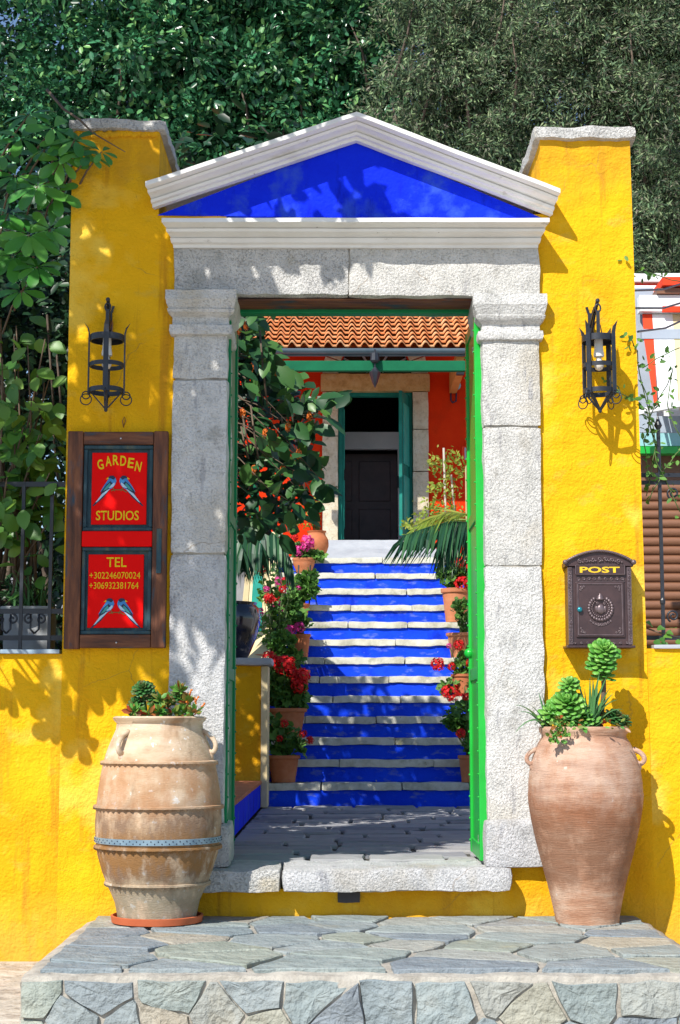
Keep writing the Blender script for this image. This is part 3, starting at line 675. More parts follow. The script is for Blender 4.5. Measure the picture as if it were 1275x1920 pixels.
fs += [tuple(range(n-1, -1, -1)), tuple(NS*n+i for i in range(n))]
m.add(vs, [f_[::-1] for f_ in fs]); m.build('cornice', 'white_paint', gw, smooth=28)
# lintel stones
lz1 = at(670, 470, 0).z
a = at(326, 556, 0); b = at(654, 556, 0); c_ = at(1011, 556, 0)
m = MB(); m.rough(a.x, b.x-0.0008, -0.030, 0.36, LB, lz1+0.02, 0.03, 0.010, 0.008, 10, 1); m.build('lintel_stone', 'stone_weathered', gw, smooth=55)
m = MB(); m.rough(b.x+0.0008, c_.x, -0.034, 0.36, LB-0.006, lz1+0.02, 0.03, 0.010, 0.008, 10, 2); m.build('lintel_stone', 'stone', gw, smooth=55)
m = MB(); m.box(b.x-0.05, b.x+0.05, -0.020, 0.30, LB+0.015, lz1); m.build('joint_mortar', 'mortar', gw)
# pilasters: capital, neck, shaft stones, plinth
def pilaster(xo, xi, s, ys, mt, capx, seed):
    """xo outer edge, xi inner edge; s=+1 when the opening lies to the right"""
    x0, x1 = min(xo, xi), max(xo, xi)
    z = [at(637, p, 0).z for p in ys]
    for k in range(len(z)-1):
        mb = MB(); gap = 0.003
        mb.rough(x0, x1, -0.028-0.004*((k+seed) % 2), 0.30, z[k+1]+gap, z[k]-gap, 0.03, 0.011, 0.006, 11, seed+k*3.7)
        mb.build('shaft_stone', mt, gw, smooth=55)
    mb = MB(); mb.box(x0+0.012, x1-0.012, -0.020, 0.28, z[-1]+0.01, z[0]-0.01); mb.build('joint_mortar', 'mortar', gw)
    # capital: stacked mouldings
    zc = [at(637, p, 0).z for p in capx]
    mb = MB()
    prof = [(0.000, zc[5]), (0.022, zc[5]+0.004), (0.030, zc[5]+0.020), (0.026, zc[4]), (0.004, zc[4]+0.004), (0.002, zc[3]), (0.020, zc[3]+0.010), (0.040, zc[2]-0.014), (0.046, zc[2]), (0.036, zc[2]+0.004), (0.052, zc[1]-0.014), (0.055, zc[1]), (0.060, zc[1]+0.006), (0.060, zc[0])]
    vs = []; n_ = len(prof); ring = []
    for (p, zz) in prof:
        p *= 0.78
        q = [(x0-p*0.75, 0.30), (x0-p*0.75, -0.03-p), (x1+p*0.9, -0.03-p), (x1+p*0.9, 0.30)] if s > 0 else [(x0-p*0.9, 0.30), (x0-p*0.9, -0.03-p), (x1+p*0.75, -0.03-p), (x1+p*0.75, 0.30)]
        pts = []
        for (u, v) in zip(q[:-1], q[1:]):
            for t in range(6):
                tt = t/6; pts.append((u[0]+(v[0]-u[0])*tt, u[1]+(v[1]-u[1])*tt, zz))
        pts.append((q[-1][0], q[-1][1], zz))
        for P in pts:
            nv = noise.noise_vector(Vector((P[0]*12+seed, P[1]*12, P[2]*12)))*0.004; vs.append((P[0]+nv.x, P[1]+nv.y, P[2]+nv.z))
        kk = len(pts)
    fs = [(i*kk+j, i*kk+j+1, (i+1)*kk+j+1, (i+1)*kk+j) for i in range(n_-1) for j in range(kk-1)]
    fs += [tuple((n_-1)*kk+j for j in range(kk)), tuple(range(kk-1, -1, -1))]
    mb.add(vs, fs); mb.build('capital', mt, gw, smooth=30)
pilaster(at(322, 900).x, at(426, 900).x, 1, [628, 713, 1040, 1545], 'stone', [551, 570, 585, 598, 613, 632], 2)
pilaster(at(1014, 900).x, at(906, 900).x, -1, [636, 802, 1062, 1540], 'stone', [558, 580, 597, 612, 625, 642], 5)
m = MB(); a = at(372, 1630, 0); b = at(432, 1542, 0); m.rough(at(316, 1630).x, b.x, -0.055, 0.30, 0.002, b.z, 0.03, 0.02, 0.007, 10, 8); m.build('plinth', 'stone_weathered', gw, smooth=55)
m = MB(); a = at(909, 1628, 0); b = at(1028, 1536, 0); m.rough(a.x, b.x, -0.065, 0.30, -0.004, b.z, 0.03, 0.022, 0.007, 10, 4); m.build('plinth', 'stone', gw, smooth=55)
# threshold
a = at(372, 1672, -0.1); b = at(527, 1634, -0.1); c_ = at(958, 1672, -0.1)
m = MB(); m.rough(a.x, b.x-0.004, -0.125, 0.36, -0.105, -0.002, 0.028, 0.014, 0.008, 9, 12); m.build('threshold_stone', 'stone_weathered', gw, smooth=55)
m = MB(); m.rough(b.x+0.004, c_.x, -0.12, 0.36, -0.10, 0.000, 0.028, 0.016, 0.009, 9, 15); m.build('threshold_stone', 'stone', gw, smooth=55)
# door head bar
m = MB(); m.box(-0.53, 0.675, 0.20, 0.27, LB-0.030, LB-0.004); m.build('door_head', 'green_shaded', gw, bevel=0.004)
m = MB(); m.box(-0.53, 0.675, 0.02, 0.19, LB-0.014, LB-0.006); m.build('soffit_board', 'wood_rail', gw)
# gate leaves, both swung inwards
def gate_leaf(x, sgn, mt, zt):
    """x of the leaf plane; sgn = side the visitor sees (+1 faces +x)"""
    y0, y1 = 0.045, 0.60; zb = 0.022
    m = MB(); m.box(x-0.008, x+0.008, y0+0.02, y1-0.02, zb+0.02, zt-0.02)
    leaf = m.build('gate_leaf', mt, gw)
    def sub(name, mb, mm=mt, **k):
        o = mb.build(name, mm, gw, **k); o.parent = leaf; return o
    for ya in (y0, y1-0.05):
        q = MB(); q.box(x-0.020, x+0.020, ya, ya+0.05, zb, zt); sub('stile', q, bevel=0.004)
    for za_, h_ in ((zb, 0.07), (0.86, 0.06), (1.62, 0.06), (zt-0.06, 0.06)):
        q = MB(); q.box(x-0.017, x+0.017, y0+0.05, y1-0.05, za_, za_+h_); sub('rail', q, bevel=0.003)
    q = MB()
    for k in range(24):
        zz = 0.08+k*(zt-0.2)/23; q.ball((x+sgn*0.021, y1-0.025, zz), 0.006, 6)
    for k in range(24):
        zz = 0.1+k*(zt-0.2)/23; q.ball((x+sgn*0.021, y0+0.025, zz), 0.005, 6)
    o = sub('rivets', q, smooth=180); o['kind'] = 'stuff'
    return leaf, sub
lf, sub = gate_leaf(-0.545, 1, 'green_shaded', LB-0.05)
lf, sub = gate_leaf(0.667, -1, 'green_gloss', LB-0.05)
kb = at(880, 1225, 0.56); q = MB(); q.ball((kb.x-0.0, 0.56, kb.z), 0.026, 14); q.tube([(kb.x, 0.56, kb.z), (0.65, 0.575, kb.z)], 0.009, 8); sub('knob', q, 'green_gloss', smooth=180)

# ================================================================== LOW GARDEN WALLS
zs = at(50, 1226, 0).z
def low_wall(name, label, x0, x1, zt):
    t = thing(name, label, 'wall', ((x0+x1)/2, 0.15, ZG))
    mb = MB(); wall_grid(mb, x0, x1, x0, x1, 0.004, ZG-0.05, zt, amp=0.002); mb.box(x0, x1, 0.02, 0.30, ZG-0.05, zt); mb.build('wall', 'plaster', t, smooth=35)
    return t
lw = low_wall('garden_wall', 'low yellow wall with tiled sill below the left railing', -3.2, xlb+0.03, zs)
for k in range(7):
    x1 = xlb-0.012-k*0.285; q = MB(); q.rough(x1-0.28, x1, -0.02, 0.31, zs, zs+0.022, 0.04, 0.005, 0.003, 8, k); q.build('sill_tile', 'tile_blue', lw, smooth=50)
zs2 = at(1250, 1216, 0).z
rw = low_wall('garden_wall', 'low yellow wall with pale sill below the right railing', xrb-0.04, 3.4, zs2)
for k in range(4):
    x0 = xrb+0.02+k*0.405; q = MB(); q.rough(x0, x0+0.40, -0.015, 0.31, zs2, zs2+0.020, 0.04, 0.005, 0.003, 8, 20+k); q.build('sill_slab', 'marble', rw, smooth=50)
# railings
def spiral(c, r0, r1, turns, a0, y, n=26, sg=1):
    return [(c[0]+(r0+(r1-r0)*k/n)*math.cos(a0+sg*2*math.pi*turns*k/n), y, c[1]+(r0+(r1-r0)*k/n)*math.sin(a0+sg*2*math.pi*turns*k/n)) for k in range(n+1)]
rl = thing('iron_railing', 'black wrought-iron railing with scrolls above the left garden wall', 'railing', (-1.6, 0.15, zs))
for px in (-65, -14, 38, 92):
    p = at(px, 1195, 0.15).x; q = MB(); q.bar((p, 0.15, zs+0.022), (p, 0.15, at(px, 905, 0.15).z), 0.016, 0.016); q.build('bar', 'iron', rl)
for py in (1196, 1146, 908):
    z = at(50, py, 0.15).z; q = MB(); q.bar((-2.6, 0.15, z), (xlb-0.005, 0.15, z), 0.024, 0.008, (0, 0, 1)); q.build('rail', 'iron', rl)
for px in (-40, 12, 65):
    cxx = at(px, 1168, 0.15); q = MB()
    for sg in (-1, 1):
        pts = spiral((cxx.x+sg*0.028, cxx.z+0.018), 0.004, 0.026, 1.3, 0 if sg > 0 else math.pi, 0.15, 22, sg)
        pts += [(cxx.x+sg*0.02, 0.15, cxx.z-0.03), (cxx.x, 0.15, cxx.z-0.05)]
        q.tube(pts, 0.005, 6)
    q.build('scroll', 'iron', rl, smooth=180)
rr_ = thing('iron_railing', 'black wrought-iron railing with spear finial above the right garden wall', 'railing', (1.7, 0.15, zs2))
for px, top in ((1238, 790), (1296, 790), (1354, 790)):
    p0 = at(px+6, 1190, 0.15); zt_ = at(px, top+16, 0.15).z
    q = MB(); q.bar((p0.x, 0.15, zs2+0.06), (p0.x, 0.15, zt_), 0.016, 0.016)
    q.ball((p0.x, 0.15, at(px, 1128, .15).z), 0.014, 8, (1, 1, 1.6)); q.build('bar', 'iron', rr_)
    q = MB(); q.lathe([(0.004, -0.012), (0.012, -0.006), (0.008, 0.0), (0.020, 0.022), (0.010, 0.045), (0.0008, 0.075)], (p0.x, 0.15, zt_), 8); q.build('finial', 'iron', rr_)
for py in (891, 905, 1196):
    z = at(1240, py, 0.15).z; q = MB(); q.bar((xrb-0.03, 0.15, z), (2.6, 0.15, z), 0.020, 0.010, (0, 0, 1)); q.build('rail', 'iron', rr_)
for px, py in ((1262, 1155), (1318, 1155), (1262, 925), (1318, 925)):
    cxx = at(px, py, 0.15); q = MB(); q.tube(spiral((cxx.x, cxx.z), 0.006, 0.030, 1.6, 0.5, 0.15), 0.005, 6); q.build('scroll', 'iron', rr_, smooth=180)
# ================================================================== STAIRCASE
SX0, SX1 = -0.60, 1.40
stair = thing('staircase', 'flight of blue-painted steps with pale stone nosings behind the gateway', 'stairs', (0.4, SL, 0))
for i in range(13):
    y0 = SL+i*ST_; zt = (i+1)*SR
    q = MB(); q.box(SX0, SX1, y0+0.012, SL+13*ST_, zt-SR-(0.0 if i else 0.02), zt-0.058); q.build('riser', 'blue_riser', stair)
    x = SX0-rg.uniform(0.0, 0.5)
    while x < SX1-0.02:
        w = rg.uniform(0.5, 0.95); x0, x1 = max(x, SX0), min(x+w, SX1)
        if SX1-x1 < 0.2: x1 = SX1
        if x1-x0 > 0.05:
            q = MB(); q.rough(x0+0.002, x1-0.002, y0-0.012, y0+ST_+0.012, zt-0.0585, zt+rg.uniform(-0.003, 0.003), 0.035, 0.008, 0.007, 9, i*3.1+x)
            q.build('tread_stone', 'tread', stair, smooth=50)
        x = x1 if x1 > x else x+w
# side walls of the stair garden
sw = thing('stair_side_wall', 'cream wall rising beside the left edge of the blue steps', 'wall', (-0.75, 7, 0))
q = MB(); yy0, yy1 = SL+0.1, SL+13*ST_
q.add([(-0.90, yy0, 0), (-0.612, yy0, 0), (-0.612, yy1, 0), (-0.90, yy1, 0), (-0.90, yy0, 0.55), (-0.612, yy0, 0.55), (-0.612, yy1, 2.55), (-0.90, yy1, 2.55)],
      [(3, 2, 1, 0), (4, 5, 6, 7), (0, 1, 5, 4), (1, 2, 6, 5), (2, 3, 7, 6), (3, 0, 4, 7)]); q.build('wall', 'cream_wall', sw, bevel=0.01)
sw2 = thing('stair_side_wall', 'cream wall rising beside the right edge of the blue steps', 'wall', (1.55, 7, 0))
q = MB(); q.add([(1.412, yy0, 0), (1.7, yy0, 0), (1.7, yy1, 0), (1.412, yy1, 0), (1.412, yy0, 0.4), (1.7, yy0, 0.4), (1.7, yy1, 2.45), (1.412, yy1, 2.45)],
      [(3, 2, 1, 0), (4, 5, 6, 7), (0, 1, 5, 4), (1, 2, 6, 5), (2, 3, 7, 6), (3, 0, 4, 7)]); q.build('wall', 'cream_wall', sw2, bevel=0.01)
# parapet with stone cap, blue bench
pp = thing('parapet', 'low yellow parapet with grey stone cap left of the steps', 'wall', (-1.1, 5.1, 0))
pz = at(470, 1248, 5.0).z; pz2 = at(470, 1233, 5.0).z; pxr = at(489, 1350, 5.0).x
q = MB(); wall_grid(q, -2.2, pxr, -2.2, pxr, 5.0, 0, pz); q.box(-2.2, pxr, 5.012, 5.30, 0, pz); q.build('wall', 'plaster', pp, smooth=35)
xe = at(502, 1350, 5.0).x
q = MB(); q.box(pxr+0.002, xe, 4.985, 5.305, 0, pz-0.004); q.build('corner_strip', 'cream_wall', pp, bevel=0.006)
q = MB(); q.rough(-2.2, xe+0.035, 4.94, 5.34, pz, pz2, 0.04, 0.02, 0.004, 8, 3); q.build('cap', 'marble', pp, smooth=60)
bz = at(488, 1466, 4.9).z
bn = thing('garden_bench', 'low blue-painted masonry bench along the left of the paving', 'bench', (-0.9, 4.0, 0))
q = MB(); q.box(-1.3, -0.612, 1.6, 4.978, 0.002, bz-0.02); q.build('base', 'blue_paint', bn)
q = MB(); q.rough(-1.3, -0.602, 1.58, 4.980, bz-0.02, bz+0.008, 0.07, 0.008, 0.003, 6, 2); q.build('seat_slab', 'terracotta', bn, smooth=50)
# black glazed vase on the parapet
vz = pz2; vc = Vector((at(424, 1180, 5.14).x, 5.14, vz)); sv = sc(430, 1180, 5.14)
q = MB(); q.lathe([(40*sv, 0.0), (44*sv, 6*sv), (58*sv, 40*sv), (65*sv, 70*sv), (63*sv, 92*sv), (56*sv, 99*sv), (58*sv, 104*sv), (50*sv, 104*sv), (48*sv, 92*sv), (20*sv, 60*sv), (0.001, 60*sv)], vc, 40)
tag(q.build('glazed_vase', 'black_glaze', None, smooth=40, loc=vc), 'black glazed round vase standing on the yellow parapet', 'vase')
# turquoise shutter leaning by the left wall
ts = thing('garden_door', 'turquoise door panel with cream edge left of the steps', 'door', (-0.95, 6.6, 0))
p0, p1 = at(452, 1140, 6.8), at(470, 1050, 6.8); p2, p3 = at(468, 1140, 6.8), at(486, 1040, 6.8)
q = MB()
def quad_slab(mb, a, b, c, d, t):
    n_ = Vector((0, t, 0)); mb.hexa([a, b, b+n_, a+n_, d, c, c+n_, d+n_])
quad_slab(q, at(466, 1210, 6.8), at(490, 1210, 6.8), at(495, 1000, 6.8), at(480, 1000, 6.8), 0.04); q.build('panel', 'turquoise_paint', ts, bevel=0.004)
q = MB(); quad_slab(q, at(446, 1210, 6.78), at(459, 1210, 6.78), at(476, 1000, 6.78), at(468, 1000, 6.78), 0.06); q.build('edge_board', 'cream_wall', ts, bevel=0.004)
ps = thing('wooden_post', 'pale yellow slender post beside the cream wall left of the steps', 'post', at(494, 1140, 7.2))
q = MB(); quad_slab(q, at(490, 1260, 7.2), at(497, 1260, 7.2), at(501, 1000, 7.2), at(496, 1000, 7.2), 0.05); q.build('post', 'cream_wall', ps)
# cream garden wall with iron scrollwork behind the left pots
cw = thing('cream_garden_wall', 'cream plastered wall behind the left row of pots', 'wall', (-0.9, 8.62, 1.7))
a = at(430, 1100, 8.6); b = at(603, 1030, 8.6)
q = MB(); q.box(-2.2, -0.25, 8.62, 8.80, 1.4, at(520, 1050, 8.6).z); q.build('wall', 'cream_wall', cw, bevel=0.01)
sk = thing('iron_screen', 'rusty wrought-iron scroll screen in front of the cream wall', 'railing', (-0.7, 8.0, 1.2))
rs = random.Random(3)
for k in range(30):
    px = 500+rs.random()*75; py = 1055+rs.random()*225 - (px-500)*0.5; c_ = at(px, py, 6.9 + (1290-py)/240*1.5)
    q = MB(); q.tube(spiral((c_.x, c_.z), 0.008, 0.055, 1.4, rs.uniform(0, 6), c_.y, 20, rs.choice((-1, 1))), 0.006, 5); q.build('scroll', 'iron_rust', sk, smooth=180)
for px in (508, 532, 556, 578):
    q = MB(); a = at(px, 1290-(px-500)*1.0, 7.4); b = at(px+4, 1060, 7.8); q.tube([a, b], 0.008, 6); q.build('bar', 'iron_rust', sk)

# ================================================================== HOUSE AT THE TOP OF THE STEPS
HY = 11.0
hs = thing('house', 'red house with stone-framed doorway at the top of the blue steps', 'house', (0.4, HY, 13*SR))
dx0, dx1 = at(634, 900, HY).x, at(774, 900, HY).x; dz0 = at(704, 1012, HY).z; dz1 = at(704, 735, HY).z
jx0, jx1 = at(604, 900, HY).x, at(804, 900, HY).x; lz = at(704, 701, HY).z
hx0, hx1 = -3.2, 4.2; hz0 = 13*SR-0.02; hz1 = at(704, 585, HY).z+0.35
acx = (dx0+dx1)/2; arad = (at(775, 700, HY).x-at(636, 700, HY).x)/2; az = lz
q = MB(); q.box(hx0, jx0+0.02, HY, HY+0.3, hz0, hz1); q.build('wall', 'house_red', hs)
q = MB(); q.box(jx1-0.02, hx1, HY, HY+0.3, hz0, hz1); q.build('wall', 'house_red', hs)
q = MB(); NS = 20; vs = []; fs = []
xs = [jx0+0.02+(jx1-jx0-0.04)*k/NS for k in range(NS+1)]
for y_ in (HY, HY+0.3):
    for x_ in xs:
        dd = (x_-acx)/arad; zz = az + (arad*math.sqrt(max(0, 1-dd*dd)) if abs(dd) < 1 else 0); vs += [(x_, y_, zz), (x_, y_, hz1)]
o2 = 2*(NS+1)
for k in range(NS):
    i = 2*k; fs += [(i, i+2, i+3, i+1), (o2+i, o2+i+1, o2+i+3, o2+i+2), (i, o2+i, o2+i+2, i+2)]
q.add(vs, fs); q.build('wall_over_door', 'house_red', hs)
fl_ = MB(); fl_.add([(acx, HY+0.16, az)] + [(acx+arad*1.02*math.cos(math.pi*k/20), HY+0.16, az+arad*1.02*math.sin(math.pi*k/20)) for k in range(21)], [(0, k+1, k+2)[::-1] for k in range(20)])
fan = fl_.build('fanlight', 'dark_glass', hs)
for k in range(1, 6):
    a_ = math.pi*k/6; q = MB(); q.bar((acx+0.1*math.cos(a_), HY+0.13, az+0.1*math.sin(a_)), (acx+arad*0.98*math.cos(a_), HY+0.13, az+arad*0.98*math.sin(a_)), 0.022, 0.03, (math.sin(a_), 0, -math.cos(a_)))
    o = q.build('glazing_bar', 'grey_blue', hs); o.parent = fan
for k in range(9):
    a0, a1 = math.pi*k/9+0.012, math.pi*(k+1)/9-0.012; ro = arad*1.42; poly = []
    for a_ in (a0, (a0+a1)/2, a1): poly.append((acx+ro*math.cos(a_), az+ro*math.sin(a_)))
    for a_ in (a1, (a0+a1)/2, a0): poly.append((acx+arad*math.cos(a_), az+arad*math.sin(a_)))
    q = MB(); q.slab(poly[::-1], lambda u, v, t: (u, HY-t, v), -0.14, 0.03, 0.008); q.build('arch_stone', 'house_stone', hs)
q = MB(); q.rough(jx0-0.02, jx1+0.02, HY-0.045, HY+0.26, dz1, lz-0.003, 0.06, 0.012, 0.005, 8, 1); q.build('door_lintel', 'ochre_stone', hs, smooth=50)
for (xa_, xb_) in ((jx0, dx0), (dx1, jx1)):
    cuts = [hz0, dz0+0.62, dz0+1.22, dz1-0.003] if xa_ == jx0 else [hz0, dz0+0.80, dz0+1.30, dz1-0.003]
    for za_, zb_ in zip(cuts[:-1], cuts[1:]):
        q = MB(); q.rough(xa_, xb_, HY-0.04, HY+0.26, za_+0.002, zb_-0.002, 0.06, 0.010, 0.005, 8, xa_+za_); q.build('jamb_stone', 'house_stone', hs, smooth=50)
q = MB(); fw = 0.045
q.box(dx0+0.001, dx0+fw, HY+0.03, HY+0.12, dz0, dz1-0.001); q.box(dx1-fw, dx1-0.001, HY+0.03, HY+0.12, dz0, dz1-0.001); q.box(dx0+fw, dx1-fw, HY+0.03, HY+0.12, dz1-fw, dz1-0.001)
q.build('door_frame', 'door_green', hs, bevel=0.004)
# open right leaf (seen almost edge on) and left leaf
def leafdoor(p0, p1, z0, z1):
    q = MB(); q.bar((p0[0], p0[1], (z0+z1)/2), (p1[0], p1[1], (z0+z1)/2), z1-z0, 0.04, (0, 0, 1)); d = q.build('door_leaf', 'door_green', hs, bevel=0.006)
    v = Vector((p1[0]-p0[0], p1[1]-p0[1], 0)); L = v.length; v.normalize(); nrm = Vector((v.y, -v.x, 0))
    for sgn in (-1, 1):
        for (a_, b_) in ((0.08, 0.42), (0.50, 0.92)):
            q = MB(); c_ = Vector((p0[0], p0[1], 0)) + v*L/2 + nrm*(sgn*0.024)
            za_, zb_ = z0+(z1-z0)*a_, z0+(z1-z0)*b_
            q.bar((c_ - v*L*0.36) + Vector((0, 0, (za_+zb_)/2)), (c_ + v*L*0.36) + Vector((0, 0, (za_+zb_)/2)), zb_-za_, 0.014, (0, 0, 1)); o = q.build('raised_panel', 'turquoise_paint', hs, bevel=0.006); o.parent = d
    return d
leafdoor((dx1-0.05, HY+0.06), (dx1-0.155, HY-0.34), dz0+0.01, dz1-0.05)
leafdoor((dx0+0.05, HY+0.06), (dx0+0.035, HY+0.42), dz0+0.01, dz1-0.05)
# hall inside
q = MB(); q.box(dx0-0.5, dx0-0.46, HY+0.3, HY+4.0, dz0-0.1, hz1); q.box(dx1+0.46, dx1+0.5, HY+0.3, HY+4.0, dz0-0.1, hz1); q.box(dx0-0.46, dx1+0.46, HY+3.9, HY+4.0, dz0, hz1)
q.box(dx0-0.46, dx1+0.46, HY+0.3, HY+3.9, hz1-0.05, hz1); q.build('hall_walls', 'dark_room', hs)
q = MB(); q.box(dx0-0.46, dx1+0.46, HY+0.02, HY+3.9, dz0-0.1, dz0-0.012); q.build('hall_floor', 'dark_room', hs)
IY = HY+0.75; ix0 = dx0-0.1; ix1 = at(746, 900, IY).x; iz = at(690, 842, IY).z; iz2 = at(690, 810, IY).z
q = MB(); q.box(dx0-0.46, dx1+0.46, IY, IY+0.08, iz, iz2); q.box(ix1, dx1+0.46, IY, IY+0.08, dz0, iz-0.001); q.build('inner_door_frame', 'room_grey', hs)
q = MB(); q.box(ix1-0.006, ix1+0.03, IY-0.03, IY-0.001, dz0+0.72, dz0+0.86); q.build('inner_lock', 'iron', hs)
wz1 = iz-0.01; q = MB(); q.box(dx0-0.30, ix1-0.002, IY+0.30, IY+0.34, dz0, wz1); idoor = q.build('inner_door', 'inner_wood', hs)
for (u0, u1) in ((0.08, 0.46), (0.54, 0.92)):
    for (w0, w1) in ((0.06, 0.42), (0.50, 0.92)):
        xa_, xb_ = dx0-0.30+(ix1-dx0+0.30)*u0, dx0-0.30+(ix1-dx0+0.30)*u1; q = MB(); q.box(xa_, xb_, IY+0.285, IY+0.301, dz0+(wz1-dz0)*w0, dz0+(wz1-dz0)*w1); o = q.build('raised_panel', 'inner_wood', hs, bevel=0.01); o.parent = idoor
# marble sills
for (py0, py1, yy, px0, px1) in ((1027, 1012, HY-0.32, 606, 800), (1046, 1028, HY-0.75, 596, 822)):
    a = at(px0, py0, yy); b = at(px1, py1, yy); q = MB(); q.rough(a.x, b.x, yy, HY-0.05 if yy > HY-0.5 else HY-0.30, a.z-0.12, b.z, 0.08, 0.01, 0.003, 6, yy); q.build('door_step', 'marble', hs, smooth=50)
# porch roof of clay tiles
EY = 9.8; ez = at(704, 655, EY).z; ry_ = HY; rz_ = at(704, 592, ry_).z
rx0, rx1 = at(425, 640, EY).x, at(905, 640, EY).x
v = Vector((0, ry_-EY, rz_-ez)); RL = v.length; v.normalize(); nrm = Vector((0, -v.z, v.y))
q = MB(); q.hexa([Vector((rx0, EY, ez))-nrm*0.05, Vector((rx1, EY, ez))-nrm*0.05, Vector((rx1, ry_, rz_))-nrm*0.05, Vector((rx0, ry_, rz_))-nrm*0.05,
                  Vector((rx0, EY, ez))-nrm*0.02, Vector((rx1, EY, ez))-nrm*0.02, Vector((rx1, ry_, rz_))-nrm*0.02, Vector((rx0, ry_, rz_))-nrm*0.02]); 
roof = q.build('porch_roof', 'orange_wood', hs)
ncol = 21; nrow = 8; tw = (rx1-rx0)/ncol; tl = RL/nrow
tm = MB(); sec = []
for k in range(11):
    t = k/10; hgt_ = 0.0 if t > 0.66 else 0.055*math.sin(math.pi*t/0.66); sec.append((t*tw*1.03, hgt_))
vs = []; n_ = len(sec)
for (l_, lift) in ((0.0, 0.048), (tl*1.15, 0.0)):
    for (u, hh) in sec: vs.append(Vector((u, 0, 0)) + v*l_ + nrm*(hh+lift))
    for (u, hh) in sec: vs.append(Vector((u, 0, 0)) + v*l_ + nrm*(hh+lift-0.016))
fs = []
for k in range(n_-1):
    fs += [(k, k+1, 2*n_+k+1, 2*n_+k), (n_+k+1, n_+k, 3*n_+k, 3*n_+k+1), (n_+k, n_+k+1, k+1, k)]
fs += [(0, 2*n_, 3*n_, n_), (n_-1, 2*n_-1, 4*n_-1, 3*n_-1)]
tm.add(vs, fs); tmesh = tm.mesh('roof_tile', smooth=50); tmesh.materials.append(MAT['roof_tile'])
rt = random.Random(5)
for r_ in range(nrow):
    for c_ in range(ncol):
        p = Vector((rx0+c_*tw+rt.uniform(-0.006, 0.006), EY, ez)) + v*(r_*tl-0.03+rt.uniform(-0.008, 0.008)) + nrm*rt.uniform(0, 0.006)
        o = inst('roof_tile', tmesh, None, hs, p, rot=Matrix.Rotation(rt.uniform(-0.015, 0.015), 4, 'Y').to_quaternion()); o.parent = roof
q = MB(); q.box(rx0, rx1, HY-0.06, HY-0.002, rz_-0.05, rz_+0.05); o = q.build('roof_flashing', 'white_wall', hs); o.parent = roof
q = MB(); gp = []
for k in range(9): gp.append((0.055*math.cos(math.pi+math.pi*k/8), 0.05*math.sin(math.pi+math.pi*k/8)))
vs = [(x_, EY-0.06+u, ez-0.015+w) for x_ in (rx0, rx1) for (u, w) in gp]; fs = [(k, k+1, 9+k+1, 9+k) for k in range(8)] + [(9+k, 9+k+1, k+1, k) for k in ()]
q.add(vs, fs); q.box(rx0, rx1, EY-0.005, EY+0.02, ez-0.075, ez-0.012); q.build('gutter', 'gutter', hs, smooth=60)
q = MB(); a = at(570, 697, EY-0.15); b = at(900, 678, EY-0.15); q.box(a.x-0.5, b.x+0.15, EY-0.20, EY-0.12, a.z, b.z); q.build('porch_beam', 'green_beam', hs, bevel=0.006)
for px in (862, 480):
    a = at(px-7, 700, EY+0.1); b = at(px+7, 662, EY+0.1); q = MB(); q.box(a.x, b.x, EY+0.04, HY, a.z, b.z); q.build('rafter', 'orange_wood', hs)
    q = MB(); q.box(a.x-0.002, b.x+0.002, EY+0.05, EY+0.14, 13*SR, a.z-0.002) if px == 480 else q.box(a.x, b.x, EY+0.02, EY+0.08, a.z-0.03, a.z-0.002); q.build('rafter_post', 'green_beam' if px == 480 else 'iron', hs)
q = MB(); wl_ = at(855, 722, HY-0.05); q.lathe([(0.001, -0.02), (0.055, -0.01), (0.06, 0.01), (0.05, 0.05), (0.001, 0.055)], (0, 0, 0), 12)
for i_, p_ in enumerate(q.v): q.v[i_] = (p_[0]+wl_.x, HY-0.02-p_[2], p_[1]+wl_.z)
q.build('junction_box', 'turquoise_pale', hs, smooth=50)
q = MB(); a = at(845, 700, HY-0.02); b = at(850, 755, HY-0.02); q.tube([(a.x, HY-0.015, a.z), (a.x, HY-0.015, b.z+0.03), (a.x+0.02, HY-0.015, b.z), (a.x+0.06, HY-0.015, b.z+0.02), (a.x+0.07, HY-0.015, wl_.z)], 0.009, 6); q.build('cable', 'sign_navy', hs, smooth=180)
a = at(866, 866, HY); b = at(900, 838, HY); q = MB(); q.box(a.x, b.x, HY-0.035, HY-0.001, a.z, b.z); wd = q.build('meter_box', 'awning_red', hs)
q = MB(); q.box(a.x+0.03, b.x-0.02, HY-0.04, HY-0.034, a.z+0.02, b.z-0.015); o = q.build('meter_window', 'grey_blue', hs); o.parent = wd
# roof block of the house behind the porch roof
q = MB(); q.box(hx0-0.1, hx1+0.1, HY-0.08, HY+4.4, hz1, hz1+0.10); q.build('roof_edge', 'white_wall', hs)
# hanging porch lantern
hl = thing('hanging_lantern', 'dark pointed lantern hanging from the porch beam above the house door', 'lantern', at(703, 690, EY-0.25))
c_ = at(703, 700, EY-0.25); k_ = sc(703, 700, EY-0.25)
q = MB(); q.lathe([(0.002, -28*k_), (5*k_, -18*k_), (10*k_, -2*k_), (11*k_, 2*k_), (7*k_, 6*k_), (0.003, 14*k_)], c_, 6); q.build('lamp_body', 'iron', hl)
q = MB(); q.tube([c_+Vector((0, 0, 13*k_)), c_+Vector((0, 0, 46*k_))], 0.010, 6); q.build('rod', 'iron', hl)
q = MB(); q.lathe([(6*k_, 20*k_), (9*k_, 24*k_), (8*k_, 38*k_), (0.001, 40*k_)], c_, 8); q.build('canopy', 'iron', hl)
